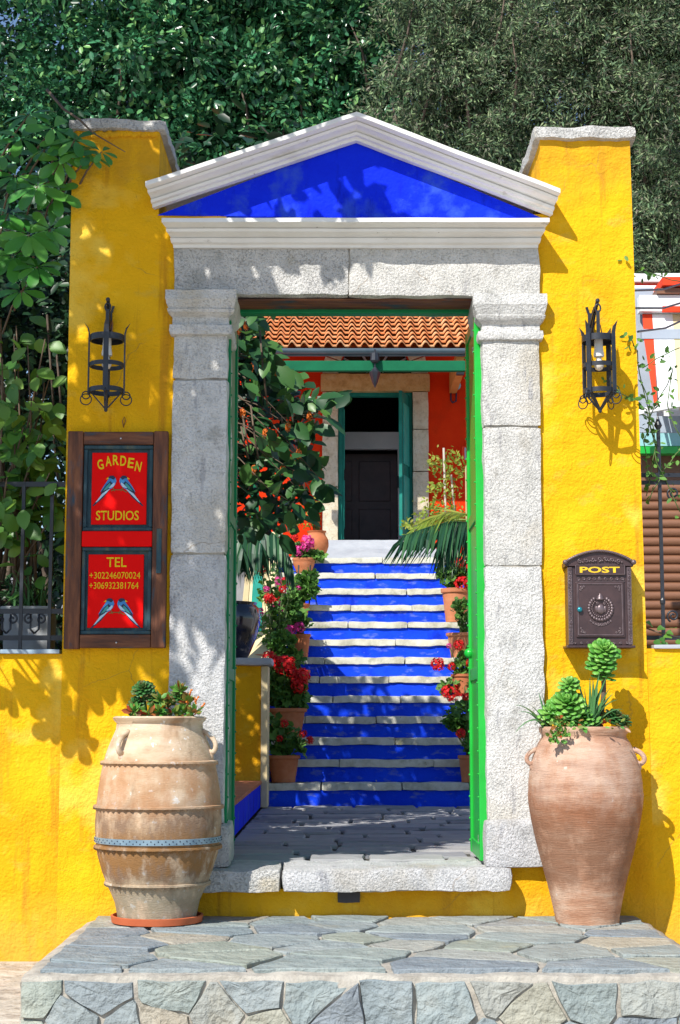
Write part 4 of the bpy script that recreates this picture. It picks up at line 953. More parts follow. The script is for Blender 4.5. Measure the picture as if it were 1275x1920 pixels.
# pale yellow pillar by the right gate leaf
yp = thing('garden_pillar', 'pale yellow round-topped pillar half hidden by the open green gate', 'pillar', at(884, 1000, 8.7))
a = at(876, 990, 8.7); b = at(900, 862, 8.7); q = MB(); pts = [(a.x, 1.9), (b.x, 1.9), (b.x, b.z-0.06)] + [((a.x+b.x)/2+(b.x-a.x)/2*math.cos(t_*math.pi/8), b.z-0.06+0.06*math.sin(t_*math.pi/8)) for t_ in range(1, 8)] + [(a.x, b.z-0.06)]
q.slab(pts[::-1], lambda u, v_, t: (u, 8.7-t, v_), -0.2, 0.0, 0.01); q.build('pillar', 'cream_wall', yp)
# ================================================================== WRITING
def text_mesh(body, bold=0.012):
    cu = bpy.data.curves.new('lettering', 'FONT'); cu.body = body; cu.size = 1.0; cu.offset = bold; cu.extrude = 0.0; cu.resolution_u = 3
    o = bpy.data.objects.new('lettering', cu); link(o); bpy.context.view_layer.update()
    me = bpy.data.meshes.new_from_object(o.evaluated_get(bpy.context.evaluated_depsgraph_get()))
    bpy.data.objects.remove(o); bpy.data.curves.remove(cu)
    return me
def write(body, x0, x1, z0, z1, y, m, parent, root, rot=0.0, bold=0.012):
    me = text_mesh(body, bold); co = np.empty(len(me.vertices)*3); me.vertices.foreach_get('co', co); co = co.reshape(-1, 3)
    lo, hi = co.min(0), co.max(0); u = (co[:, 0]-lo[0])/(hi[0]-lo[0]) - 0.5; w = (co[:, 1]-lo[1])/(hi[1]-lo[1]) - 0.5
    X = u*(x1-x0); Z = w*(z1-z0); c, s = math.cos(rot), math.sin(rot)
    P = np.stack([(x0+x1)/2 + X*c - Z*s, np.full(len(u), y), (z0+z1)/2 + X*s + Z*c], 1) - np.array(LOC[root.name])
    me.vertices.foreach_set('co', P.ravel()); me.update(); me.materials.clear(); me.materials.append(MAT[m])
    o = bpy.data.objects.new('lettering', me); link(o); o.parent = parent; LOC[o.name] = LOC[root.name]
    return o
# ================================================================== WOODEN SHUTTER SIGN
sg = thing('wooden_sign', 'brown shutter used as a sign with red painted panels beside the left pilaster', 'sign', at(218, 1218, -0.02))
SY = -0.012
def prect(px0, py0, px1, py1, Y):
    pm_ = 1012 if px1 < 400 else (py0+py1)/2; return at(px0, pm_, Y).x, at(px1, pm_, Y).x, at(px0, py1, Y).z, at(px1, py0, Y).z
def pbox(px0, py0, px1, py1, yf, yb):
    x0, x1, z0, z1 = prect(px0, py0, px1, py1, -0.04); q = MB(); q.box(x0, x1, yf, yb, z0, z1); return q
pbox(124, 809, 153, 1217, -0.052, SY).build('stile', 'wood_brown', sg, bevel=0.005)
pbox(286, 809, 313, 1215, -0.052, SY).build('stile', 'wood_brown', sg, bevel=0.005)
pbox(153.6, 810, 285.4, 834, -0.050, SY).build('rail', 'wood_rail', sg, bevel=0.004)
pbox(153.6, 996, 285.4, 1025, -0.050, SY).build('rail', 'sign_red', sg, bevel=0.004, label='red painted middle rail')
pbox(153.6, 1190, 285.4, 1215, -0.050, SY).build('rail', 'wood_rail', sg, bevel=0.004)
for (a0, a1, r0, r1) in ((834.6, 995.4, 848, 983), (1025.6, 1189.4, 1039, 1177)):
    pn = pbox(153, a0, 286, a1, -0.020, SY+0.004).build('panel', 'wood_teal', sg)
    q = MB()
    for (bx0, by0, bx1, by1) in ((154, a0, 285, a0+7), (154, a1-7, 285, a1), (154, a0+7.4, 161, a1-7.4), (278, a0+7.4, 285, a1-7.4)):
        x0, x1, z0, z1 = prect(bx0, by0, bx1, by1, -0.04); q.box(x0, x1, -0.040, -0.019, z0, z1)
    o = q.build('moulding', 'wood_teal', sg, bevel=0.004); o.parent = pn
    xo = 0 if a0 < 900 else -3
    o = pbox(169+xo, r0, 273+xo, r1, -0.030, -0.019).build('painted_board', 'sign_red', sg, bevel=0.003); o.parent = pn
LY = -0.0312
def wr(body, px0, py0, px1, py1, rot=0.0, bold=0.012):
    x0, x1, z0, z1 = prect(px0, py0, px1, py1, LY); write(body, x0, x1, z0, z1, LY, 'sign_yellow', sg, sg, rot, bold)
for ch, cx, cy, rot in (('G', 185.5, 871, 0.22), ('A', 200.5, 864.5, 0.10), ('R', 214.5, 862.5, 0.03), ('D', 228.5, 864, -0.04), ('E', 243, 868, -0.12), ('N', 257, 874.5, -0.20)):
    wr(ch, cx-5.6, cy-9.5, cx+5.6, cy+9.5, rot, 0.02)
wr('STUDIOS', 179, 957.5, 259.5, 975.5, 0, 0.012)
wr('TEL', 200.5, 1045, 238, 1063, 0, 0.008)
wr('+302246070024', 169, 1072.5, 264, 1085, 0, 0.0)
wr('+306932381764', 169, 1091.5, 261, 1104, 0, 0.0)
def bird(cx, cy, s, mir, parent):
    """painted bird, head up, long tail; coordinates in photo pixels, y down"""
    def poly(pts, m, lay, name):
        q = MB(); P = [at(cx+mir*u*s, cy+v_*s, LY-0.0004*lay) for (u, v_) in pts]; q.add(P, [tuple(range(len(P)))]); o = q.build(name, m, sg); o.parent = parent; return o
    poly([(2, -2), (-9, 10), (-20, 27), (-36, 46), (-34, 47), (-14, 30), (-2, 14), (8, 6)], 'sign_navy', 0, 'bird_tail')
    poly([(0, 2), (-12, 16), (-30, 40), (-26, 38), (-10, 22), (2, 10)], 'sign_pale', 1, 'bird_tail')
    poly([(10, -10), (4, -13), (-2, -11), (-6, -4), (-13, 6), (-20, 18), (-10, 15), (2, 12), (9, 5), (12, -3)], 'sign_blue', 2, 'bird_body')
    poly([(0, -3), (-8, 4), (-18, 17), (-20, 24), (-8, 16), (2, 8), (4, 1)], 'sign_navy', 3, 'bird_wing')
    poly([(-1, 0), (-8, 7), (-15, 17), (-7, 13), (1, 6)], 'sign_green', 4, 'bird_wing')
    poly([(1, 5), (-4, 11), (5, 9), (9, 3), (8, -1)], 'sign_pale', 4, 'bird_breast')
    poly([(10, -10), (6, -14), (0, -14), (-5, -10), (0, -9), (6, -6)], 'sign_navy', 5, 'bird_head')
    poly([(-4, -11), (-9, -7), (-4, -7)], 'sign_yellow', 6, 'bird_beak')
    poly([(4, 10), (8, 17), (10, 17), (6, 9)], 'sign_brown', 3, 'bird_leg')
for (cy, x1, x2) in ((905, 207, 235), (1135, 203, 231)):
    bird(x1, cy, 0.94, 1, sg); bird(x2, cy, 0.94, -1, sg)
    q = MB(); q.tube([at(x1+1, cy+15.5, LY-0.001), at(x1+9, cy+13, LY-0.001), at((x1+x2)/2, cy+13.5, LY-0.001), at(x2-6, cy+13, LY-0.001), at(x2+3, cy+18, LY-0.001)], 0.0026, 5, flat=0.5); q.build('painted_branch', 'sign_brown', sg)
for (px, py) in ((226.5, 822), (218, 1205)):
    c_ = at(px, py, -0.052); q = MB(); q.ball((c_.x, -0.052, c_.z), 0.0045, 8, (1, 0.5, 1)); q.build('screw', 'screw', sg, smooth=180)
c_ = at(298, 1035, -0.055); q = MB(); q.box(c_.x-0.012, c_.x+0.012, -0.058, -0.0525, c_.z-0.10, c_.z+0.11); q.build('lock_plate', 'wood_teal', sg, bevel=0.002)
c_ = at(232, 790, -0.004); q = MB(); q.tube([(c_.x, -0.004, c_.z-0.03), (c_.x-0.006, -0.008, c_.z), (c_.x+0.004, -0.010, c_.z+0.022), (c_.x+0.01, -0.008, c_.z+0.004), (c_.x+0.001, -0.004, c_.z-0.02)], 0.0022, 5)
q.build('wire_loop', 'copper_wire', sg, smooth=180)

# ================================================================== POST BOX
mb_ = thing('post_box', 'dark brown cast post box with relief crest on the right yellow pier', 'post box', at(1124, 1213, -0.06))
YF = -0.115
x0, x1, z0, z1 = prect(1064, 1062, 1186, 1210, YF); xm = (x0+x1)/2
q = MB(); q.box(x0+0.004, x1-0.004, YF+0.006, 0.0, z0, z1); q.build('body', 'mailbox', mb_, bevel=0.004)
q = MB(); q.box(x0-0.008, x1+0.008, YF-0.010, 0.0, z0-0.012, z0-0.0005); q.build('base', 'mailbox', mb_, bevel=0.003)
# arched lid
aw = (x1-x0)/2+0.008; ah = at(1124, 1030, YF).z-z1-0.006; pts = []
for k in range(17):
    t = -1+2*k/16; pts.append((xm+aw*t, z1+ah*0.28+ah*0.72*math.cos(t*math.pi/2)**0.8 if abs(t) < 1 else z1+ah*0.28))
q = MB(); q.slab([(xm-aw, z1+0.0005)]+pts+[(xm+aw, z1+0.0005)], lambda u, v_, t: (u, YF-0.004-t, v_), -(0.115-0.004), 0.0, 0.004); lid = q.build('lid', 'mailbox', mb_)
q = MB(); q.tube([(u, YF-0.010, w_-0.003) for (u, w_) in pts], 0.007, 8)
for (u, w_) in (pts[0], pts[-1]): q.ball((u, YF-0.010, w_-0.002), 0.013, 8)
for k in range(34):
    t = -0.96+1.92*k/33; q.ball((xm+aw*t, YF-0.017, z1+ah*0.28+ah*0.72*max(0, math.cos(t*math.pi/2))**0.8-0.003), 0.0036, 5)
o = q.build('lid_rim', 'mailbox_relief', mb_, smooth=180); o.parent = lid
def curl(q, c, r, turns, a0, sgn, y, th=0.003): q.tube(spiral(c, 0.0015, r, turns, a0, y, 16, sgn), th, 5)
q = MB()
for k in range(-3, 4):
    curl(q, (xm+k*0.030, z1+0.020+0.012*math.cos(k*0.45)), 0.011, 1.3, k, 1 if k > 0 else -1, YF-0.009)
    q.ball((xm+k*0.030+0.014, YF-0.009, z1+0.016+0.01*math.cos(k*0.45)), 0.005, 6)
o = q.build('lid_relief', 'mailbox_relief', mb_, smooth=180); o.parent = lid
# side borders
for sx in (x0+0.013, x1-0.013):
    q = MB(); q.box(sx-0.010, sx+0.010, YF-0.002, YF+0.007, z0+0.004, z1-0.004)
    k = 0; zz = z0+0.02
    while zz < z1-0.012:
        curl(q, (sx, zz), 0.0065, 1.2, k, 1 if k % 2 else -1, YF-0.0035, 0.0022); zz += 0.0165; k += 1
    q.build('side_border', 'mailbox_relief', mb_, smooth=60)
# slot plate with POST
px0, px1, pz0, pz1 = prect(1079, 1060, 1171, 1077, YF)
q = MB(); q.box(px0, px1, YF-0.004, YF+0.007, pz0, pz1); sp = q.build('slot_plate', 'mailbox', mb_, bevel=0.002)
q = MB()
for (a_, b_) in (((px0, pz0), (px1, pz0)), ((px0, pz1), (px1, pz1)), ((px0, pz0), (px0, pz1)), ((px1, pz0), (px1, pz1))): q.tube([(a_[0], YF-0.005, a_[1]), (b_[0], YF-0.005, b_[1])], 0.0022, 5)
o = q.build('slot_edge', 'mailbox_relief', mb_, smooth=60); o.parent = sp
a, b, c_, d = prect(1087, 1062.5, 1162, 1074, YF-0.005); o = write('POST', a, b, c_, d, YF-0.0048, 'gold_letter', sp, mb_, 0, 0.03)
q = MB()
for k in range(9):
    u = px0+0.012+(px1-px0-0.024)*k/8; curl(q, (u, pz0-0.020), 0.0085, 1.3, k*0.9, 1 if k % 2 else -1, YF+0.004, 0.0026)
q.box(px0, px1, YF+0.0, YF+0.007, pz0-0.0335, pz0-0.0315); q.build('frieze', 'mailbox_relief', mb_, smooth=60)
# door
ex0, ex1, ez0, ez1 = prect(1080, 1091, 1171, 1195, YF)
q = MB(); q.box(ex0, ex1, YF-0.002, YF+0.007, ez0, ez1); dr = q.build('door', 'mailbox', mb_, bevel=0.003)
q = MB(); i_ = 0.010
P = [(ex0+i_, ez0+i_), (ex1-i_, ez0+i_), (ex1-i_, ez1-i_), (ex0+i_, ez1-i_)]
for k in range(4): q.tube([(P[k][0], YF-0.003, P[k][1]), (P[(k+1) % 4][0], YF-0.003, P[(k+1) % 4][1])], 0.0030, 6)
o = q.build('door_bead', 'mailbox_relief', mb_, smooth=60); o.parent = dr
for (u, w_, sx, sz) in ((ex0+0.026, ez0+0.026, 1, 1), (ex1-0.026, ez0+0.026, -1, 1), (ex0+0.026, ez1-0.026, 1, -1), (ex1-0.026, ez1-0.026, -1, -1)):
    q = MB(); curl(q, (u, w_), 0.008, 1.3, 0, sx*sz, YF-0.003, 0.0024); curl(q, (u-sx*0.004, w_+sz*0.013), 0.005, 1.2, 2, -sx*sz, YF-0.003, 0.002); curl(q, (u+sx*0.013, w_-sz*0.004), 0.005, 1.2, 4, -sx*sz, YF-0.003, 0.002)
    o = q.build('corner_relief', 'mailbox_relief', mb_, smooth=180); o.parent = dr
em = at(1126, 1141, YF); q = MB()
for k in range(26):
    a_ = 2*math.pi*k/26
    if 1.2 < a_ < 1.94: continue
    q.ball((em.x+0.053*math.cos(a_), YF-0.004, em.z+0.053*math.sin(a_)), 0.0095, 6, (1, 0.8, 1))
    q.ball((em.x+0.040*math.cos(a_+0.1), YF-0.004, em.z+0.040*math.sin(a_+0.1)), 0.0058, 5)
q.ball((em.x, YF-0.004, em.z-0.004), 0.021, 10, (1, 0.45, 1.15))
for sx in (-1, 1):
    q.ball((em.x+sx*0.020, YF-0.004, em.z-0.004), 0.009, 7, (0.7, 0.7, 2.0)); curl(q, (em.x+sx*0.016, em.z+0.022), 0.007, 1.2, 1, sx, YF-0.005, 0.0025)
q.lathe([(0.024, 0.040), (0.022, 0.046), (0.018, 0.050), (0.019, 0.054), (0.012, 0.062), (0.011, 0.068), (0.005, 0.076), (0.001, 0.084)], (em.x, YF+0.008, em.z), 10)
o = q.build('crest', 'mailbox_relief', mb_, smooth=180); o.parent = dr
q = MB()
for k in range(-4, 5): curl(q, (em.x+k*0.0115, em.z-0.076+0.0011*k*k), 0.0065-0.0004*abs(k), 1.2, k, 1 if k > 0 else -1, YF-0.003, 0.0026)
o = q.build('garland', 'mailbox_relief', mb_, smooth=180); o.parent = dr
q = MB(); kn = at(1087, 1143, YF-0.01); q.ball((kn.x, YF-0.012, kn.z), 0.0125, 12, (1, 0.7, 1)); q.tube([(kn.x, YF, kn.z), (kn.x, YF-0.01, kn.z)], 0.006, 8); o = q.build('knob', 'knob_teal', mb_, smooth=60); o.parent = dr
q = MB()
for k in range(9): curl(q, (x0+0.03+(x1-x0-0.06)*k/8, z0+0.010), 0.006, 1.1, k, 1, YF+0.002, 0.0022)
q.build('foot_relief', 'mailbox_relief', mb_, smooth=180)

# ================================================================== WALL LANTERNS
def wall_lantern(px, pz_top, label, rot, style):
    Y = -0.150; c0 = at(px, pz_top, Y); c = Vector((c0.x, Y, c0.z)); t = thing('wall_lantern', label, 'lantern', c, group='iron lanterns on the gateway')
    Rr = 0.079; cc = lambda a, r, z: (c.x+r*math.cos(a), c.y+r*math.sin(a), c.z+z)
    def ring(z, h, r=Rr, name='ring'):
        q = MB(); n = 28; vs = []
        for k in range(n):
            a = 2*math.pi*k/n
            vs += [cc(a, r, z-h/2), cc(a, r, z+h/2), cc(a, r-0.005, z-h/2), cc(a, r-0.005, z+h/2)]
        fs = []
        for k in range(n):
            i, j = 4*k, 4*((k+1) % n); fs += [(i, j, j+1, i+1), (i+2, i+3, j+3, j+2), (i+1, j+1, j+3, i+3), (i, i+2, j+2, j)]
        q.add(vs, fs); q.build(name, 'iron', t, smooth=40)
    ring(-0.012, 0.030); ring(-0.140, 0.020); ring(-0.262, 0.022)
    q = MB(); q.lathe([(0.001, 0.006), (0.02, 0.006), (0.045, 0.002), (0.074, -0.006)], c, 24); q.build('cap', 'iron', t, smooth=60)
    for k in range(4):
        a = rot+k*math.pi/2; rd = Vector((math.cos(a), math.sin(a), 0)); td = Vector((-math.sin(a), math.cos(a), 0))
        q = MB(); q.bar(Vector(cc(a, Rr+0.004, -0.278)), Vector(cc(a, Rr+0.004, 0.010)), 0.024, 0.007, td)
        w = 0.012; b0 = Vector(cc(a, Rr+0.004, 0.0102)); tip = Vector(cc(a, Rr+0.030, 0.066)); md = Vector(cc(a, Rr+0.010, 0.036))
        q.add([b0-td*w+rd*0.003, b0+td*w+rd*0.003, b0+td*w-rd*0.003, b0-td*w-rd*0.003, md-td*w*.8+rd*0.003, md+td*w*.8+rd*0.003, md+td*w*.8-rd*0.003, md-td*w*.8-rd*0.003, tip],
              [(0, 1, 5, 4), (1, 2, 6, 5), (2, 3, 7, 6), (3, 0, 4, 7), (4, 5, 8), (5, 6, 8), (6, 7, 8), (7, 4, 8)])
        q.build('upright', 'iron', t)
        q = MB(); cr = Vector(cc(a, Rr+0.016, -0.285)); cen = (cr - rd*0.002) + Vector((0, 0, -0.020)); dirv = rd if style else rd
        q.tube([cen+(dirv*math.cos(b)+Vector((0, 0, 1))*math.sin(b))*0.026 for b in [2*math.pi*i/16 for i in range(16)]], 0.0028, 5, closed=True)
        cen2 = cen + Vector((0, 0, 0.020)); q.tube([cen2+(dirv*math.cos(b)+Vector((0, 0, 1))*math.sin(b))*0.018 for b in [2*math.pi*i/14 for i in range(14)]], 0.0032, 5, closed=True)
        q.build('curl', 'iron', t, smooth=180)
    for k in range(4):
        a = rot+math.pi/4*0+k*math.pi/2
        q = MB(); q.bar(Vector(cc(a, Rr*0.92, -0.268)), Vector((c.x, c.y, c.z-0.352)), 0.016, 0.005, Vector((-math.sin(a), math.cos(a), 0))); q.build('base_strap', 'iron', t)
    q = MB(); q.ball((c.x, c.y, c.z-0.354), 0.009, 8); q.build('base_tip', 'iron', t, smooth=180)
    q = MB(); q.lathe([(0.020, -0.005), (0.021, -0.06), (0.025, -0.085), (0.024, -0.095), (0.001, -0.095)], c, 20); q.build('lamp_holder', 'cream_plastic', t, smooth=50)
    q = MB(); q.lathe([(0.010, -0.095), (0.014, -0.110), (0.022, -0.128), (0.023, -0.140), (0.015, -0.156), (0.001, -0.162)], c, 18); q.build('bulb', 'clear_bulb', t, smooth=180)
    # bracket
    q = MB(); q.bar((c.x-0.012, -0.008, c.z-0.005), (c.x-0.012, -0.008, c.z+0.150), 0.026, 0.012); q.build('wall_plate', 'iron', t)
    q = MB(); q.bar((c.x-0.022, -0.010, c.z+0.150), (c.x-0.032, -0.014, c.z+0.180), 0.012, 0.006); q.bar((c.x-0.002, -0.010, c.z+0.150), (c.x+0.008, -0.014, c.z+0.180), 0.012, 0.006); q.build('plate_horn', 'iron', t)
    q = MB(); q.bar((c.x-0.012, -0.012, c.z+0.085), (c.x, c.y+0.01, c.z+0.172), 0.016, 0.010); q.bar((c.x-0.012, -0.012, c.z+0.03), (c.x-0.004, c.y+0.06, c.z+0.130), 0.010, 0.008); q.ball((c.x, c.y, c.z+0.176), 0.011, 8); q.build('arm', 'iron', t)
    q = MB(); q.tube([(c.x+0.013*math.cos(b), c.y, c.z+0.140+0.019*math.sin(b)) for b in [2*math.pi*i/14 for i in range(14)]], 0.004, 6, closed=True); q.build('eye', 'iron', t, smooth=180)
    q = MB(); q.bar((c.x, c.y, c.z+0.004), (c.x, c.y, c.z+0.128), 0.016, 0.010); q.build('hanger', 'iron', t)
    q = MB(); q.tube([(c.x-0.012, -0.010, c.z+0.05), (c.x+0.006, -0.05, c.z+0.10), (c.x+0.018, -0.10, c.z+0.07), (c.x+0.020, -0.14, c.z+0.01)], 0.0028, 5); q.build('wire', 'copper_wire', t, smooth=180)
wall_lantern(201, 630, 'black iron cage lantern above the wooden sign on the left pier', math.pi/2*1.06, 0)
wall_lantern(1122, 632, 'black iron cage lantern above the post box on the right pier', math.pi/4*1.05, 1)

# ================================================================== JARS
def jar_profile(pts, cx, Y, zb):
    k = sc(cx, 1550, Y); out = []
    for (py, rp) in pts: out.append((rp*k, at(cx, py, Y).z - zb))
    return out
JY = floor_at(298, 1732, ZP).y; jc = Vector((at(297, 1550, JY).x, JY, ZP)); k = sc(297, 1550, JY)
q = MB(); q.lathe([(70*k, 0.006), (84*k, 0.012), (86*k, 0.040), (82*k, 0.042), (80*k, 0.020), (0.001, 0.019)], jc, 48)
tag(q.build('pot_saucer', 'saucer', None, smooth=40, loc=jc), 'orange clay saucer under the pale ribbed jar', 'saucer')
j1 = thing('clay_jar', 'tall pale clay jar with toothed bands and a blue strap left of the steps', 'jar', jc+Vector((0, 0, 0.021)))
base = jc.z+0.021
prof = [(1726, 73), (1715, 74), (1690, 79), (1670, 87), (1655, 94), (1630, 103), (1600, 112), (1570, 116.5), (1540, 117.5), (1510, 116.5), (1480, 114), (1450, 109), (1430, 105), (1405, 97), (1385, 89), (1368, 82), (1356, 80), (1351, 86), (1346, 88), (1343, 84), (1346, 78), (1362, 73), (1372, 70)]
P = [(rp*k, max(0, at(297, py, JY).z-base)) for (py, rp) in prof]; P[0] = (P[0][0], 0.0)
q = MB(); q.lathe(P, (jc.x, jc.y, base), 64, mod=lambda i, kk, a, z: 0.0020*math.sin(z*330+2*math.sin(a))*0.4+0.0018*noise.noise(Vector((math.cos(a)*3, math.sin(a)*3, z*14)))+0.0035*noise.noise(Vector((math.cos(a)*1.2, math.sin(a)*1.2, z*3))))
q.build('body', 'clay_pale', j1, smooth=60)
def r_at(P, z):
    for (r0, z0), (r1, z1) in zip(P[:-1], P[1:]):
        if z0 <= z <= z1 and z1 > z0: return r0+(r1-r0)*(z-z0)/(z1-z0)
    return P[0][0]
for py, nteeth, th in ((1429, 50, 0.013), (1511, 52, 0.013), (1586, 52, 0.013), (1654, 48, 0.011)):
    z = at(297, py, JY).z-base; rr = r_at(P, z); q = MB(); n = nteeth*2; vs = []
    for kk in range(n):
        a = 2*math.pi*kk/n; o_ = th if kk % 2 else th*0.45
        for (dr, dz) in ((-0.004, 0.010), (th*0.9, 0.006), (th*1.1 if kk % 2 else th*0.8, -0.002), (th*1.0 if kk % 2 else -0.002, -0.010 if kk % 2 else -0.002), (-0.004, -0.016 if kk % 2 else -0.006)):
            vs.append((jc.x+(rr+dr)*math.cos(a), jc.y+(rr+dr)*math.sin(a), base+z+dz))
    fs = [(kk*5+i, ((kk+1) % n)*5+i, ((kk+1) % n)*5+i+1, kk*5+i+1) for kk in range(n) for i in range(4)]
    q.add(vs, fs); q.build('toothed_band', 'clay_pale', j1, smooth=30)
z = at(297, 1572, JY).z-base; rr = r_at(P, z)+0.003
q = MB(); q.lathe([(rr, z-0.013), (rr+0.002, z-0.012), (rr+0.002, z+0.012), (rr, z+0.013)], (jc.x, jc.y, base), 64); st = q.build('metal_strap', 'strap_blue', j1, smooth=40)
q = MB()
for kk in range(56):
    for (dz, of) in ((0.005, 0), (-0.005, 0.5)):
        a = 2*math.pi*(kk+of)/56; q.ball((jc.x+(rr+0.002)*math.cos(a), jc.y+(rr+0.002)*math.sin(a), base+z+dz), 0.0032, 5)
o = q.build('strap_holes', 'sign_navy', j1); o.parent = st; o['kind'] = 'stuff'
def jar_handle(jcen, P, base, ang, z0, z1, out, th, m, parent):
    q = MB(); pts = []; d = Vector((math.cos(ang), math.sin(ang), 0))
    for kk in range(13):
        t = kk/12; z = z0+(z1-z0)*t; rr = r_at(P, z); ex = out*math.sin(math.pi*t)**0.55
        pts.append(Vector((jcen.x, jcen.y, base+z))+d*(rr-0.004+ex))
    q.tube(pts, [th*1.2]+[th]*11+[th*1.25], 10); q.ball(pts[0]-Vector((0, 0, 0.008)), th*1.5, 8, (1, 0.8, 1.6)); q.build('handle', m, parent, smooth=180)
zA = at(297, 1412, JY).z-base; zB = at(297, 1372, JY).z-base
jar_handle(jc, P, base, math.radians(-128), zA, zB, 0.040, 0.012, 'clay_pale', j1)
jar_handle(jc, P, base, math.radians(-8), zA+0.0, zB+0.002, 0.040, 0.011, 'clay_pale', j1)
q = MB(); q.lathe([(0.001, P[-1][1]-0.012), (P[-1][0]*1.06, P[-1][1]-0.014)], (jc.x, jc.y, base), 24); q.build('soil', 'soil', j1)
JTOP1 = base+P[18][1]
# right jar
JY2 = floor_at(1107, 1731, ZP).y; jc2 = Vector((at(1098, 1550, JY2).x, JY2, ZP)); k2 = sc(1098, 1550, JY2)
j2 = thing('clay_jar', 'tall pinkish terracotta jar with fine ridges right of the steps', 'jar', jc2)
prof2 = [(1734, 58), (1720, 60), (1690, 66), (1660, 73), (1630, 81), (1600, 89), (1570, 96), (1540, 102), (1515, 106), (1500, 107.5), (1492, 108), (1488, 107), (1470, 106.5), (1450, 104), (1430, 100), (1410, 93), (1396, 86), (1387, 80), (1382, 79), (1377, 83), (1370, 84.5), (1366, 82), (1368, 76), (1385, 72), (1392, 70)]
P2 = []; 
for (py, rp) in prof2: P2.append((rp*k2, at(1098, py, JY2).z-ZP))
zmin = P2[0][1]; P2 = [(r, z-zmin+0.002) for (r, z) in P2]
F2 = []
for (r0, z0), (r1, z1) in zip(P2[:-1], P2[1:]):
    n = max(1, int(abs(z1-z0)/0.006)) if z1 > z0 else 1
    for i in range(n):
        t = i/n; F2.append((r0+(r1-r0)*t + (0.0011*math.sin((z0+(z1-z0)*t)*420)*(0.5+noise.noise(Vector((0, 0, (z0+(z1-z0)*t)*12)))) if z1 > z0 else 0), z0+(z1-z0)*t))
F2.append(P2[-1])
q = MB(); q.lathe(F2, jc2, 64, mod=lambda i, kk, a, z: 0.004*noise.noise(Vector((math.cos(a)*1.1, math.sin(a)*1.1, z*2.5)))); q.build('body', 'clay_pink', j2, smooth=60)
zA = at(1098, 1436, JY2).z-ZP-zmin; zB = at(1098, 1408, JY2).z-ZP-zmin
jar_handle(jc2, P2, ZP, math.radians(186), zA, zB, 0.034, 0.010, 'clay_pink', j2)
jar_handle(jc2, P2, ZP, math.radians(-14), zA, zB, 0.036, 0.011, 'clay_pink', j2)
q = MB(); q.lathe([(0.001, P2[-1][1]-0.010), (P2[-1][0]*1.05, P2[-1][1]-0.012)], jc2, 24); q.build('soil', 'soil', j2)
JTOP2 = ZP+P2[20][1]

# ================================================================== SUCCULENTS
fat = MB(); vs = []; sec = []           # fleshy spoon leaf along +y
ys = [0, 0.25, 0.5, 0.75, 0.92, 1.0]; wsx = [0.08, 0.13, 0.20, 0.26, 0.20, 0.03]; ths = [0.06, 0.07, 0.075, 0.07, 0.05, 0.01]
for i, y_ in enumerate(ys):
    for a_ in range(6):
        an = a_*math.pi/3; vs.append((wsx[i]*math.cos(an), y_, ths[i]*math.sin(an)+0.10*y_*y_))
fs = [(i*6+a_, i*6+(a_+1) % 6, (i+1)*6+(a_+1) % 6, (i+1)*6+a_) for i in range(5) for a_ in range(6)] + [tuple(range(30, 36))]
fat.add(vs, fs)
FAT = {}
def fatmesh(m):
    if m not in FAT: FAT[m] = fat.mesh('leaf', smooth=180); FAT[m].materials.append(MAT[m])
    return FAT[m]
def rosette(parent, c, r, m, axis=(0, 0, 1), n=40, rs=random, h=0.5):
    """leaves spiral up a short stem; h = height of the leafy column in radii"""
    ax = Vector(axis).normalized(); e1 = ax.orthogonal().normalized(); e2 = ax.cross(e1)
    for i in range(n):
        t = i/n; a_ = i*2.39996; el = R(0+84*t**2.4); rd = e1*math.cos(a_)+e2*math.sin(a_); d = rd*math.cos(el)+ax*math.sin(el)
        nr = ax*math.cos(el)-rd*math.sin(el); L = r*(1.0-0.50*t**1.5)*rs.uniform(0.88, 1.06)
        inst('leaf', fatmesh(m), None, parent, Vector(c)+ax*(r*h*(t-0.5)), frame_quat(d, nr), (L*0.92, L, L*0.9))
rs = random.Random(21)
s2 = thing('succulent', 'tall light green rosette succulent rising in the right jar under the post box', 'plant', (jc2.x+0.08, jc2.y, JTOP2-0.03), group='succulents in the jars')
p0 = at(1125, 1368, JY2); top = at(1131, 1222, JY2-0.02)
q = MB(); q.tube([p0-Vector((0, 0, 0.02)), p0*0.5+top*0.5+Vector((0.01, 0, 0)), top], 0.011, 8); q.build('stem', 'twig', s2, smooth=180)
rosette(s2, at(1133, 1222, JY2-0.03), 0.082, 'leaf_succulent', (0.1, -0.75, 0.7), 48, rs, 0.22)
rosette(s2, at(1126, 1246, JY2-0.03), 0.078, 'leaf_succulent', (-0.1, -0.65, 0.8), 40, rs, 0.22)
rosette(s2, at(1133, 1266, JY2-0.02), 0.060, 'leaf_succulent', (0.1, -0.5, 0.9), 26, rs, 0.4)
s4 = thing('succulent', 'low green rosette succulent at the right rim of the right jar', 'plant', (jc2.x+0.14, jc2.y-0.04, JTOP2-0.03), group='succulents in the jars')
rosette(s4, at(1152, 1346, JY2-0.05), 0.060, 'leaf_dark_rosette', (0.3, -0.6, 0.8), 50, rs, 0.4)
rosette(s4, at(1170, 1352, JY2-0.03), 0.045, 'leaf_dark_rosette', (0.5, -0.5, 0.8), 36, rs, 0.4)
s3 = thing('succulent', 'broad green rosette succulent at the centre of the right jar', 'plant', (jc2.x-0.06, jc2.y-0.03, JTOP2-0.03), group='succulents in the jars')
p0 = at(1072, 1368, JY2-0.05); top = at(1066, 1330, JY2-0.06)
q = MB(); q.tube([p0-Vector((0, 0, 0.02)), top], 0.012, 8); q.build('stem', 'twig', s3, smooth=180)
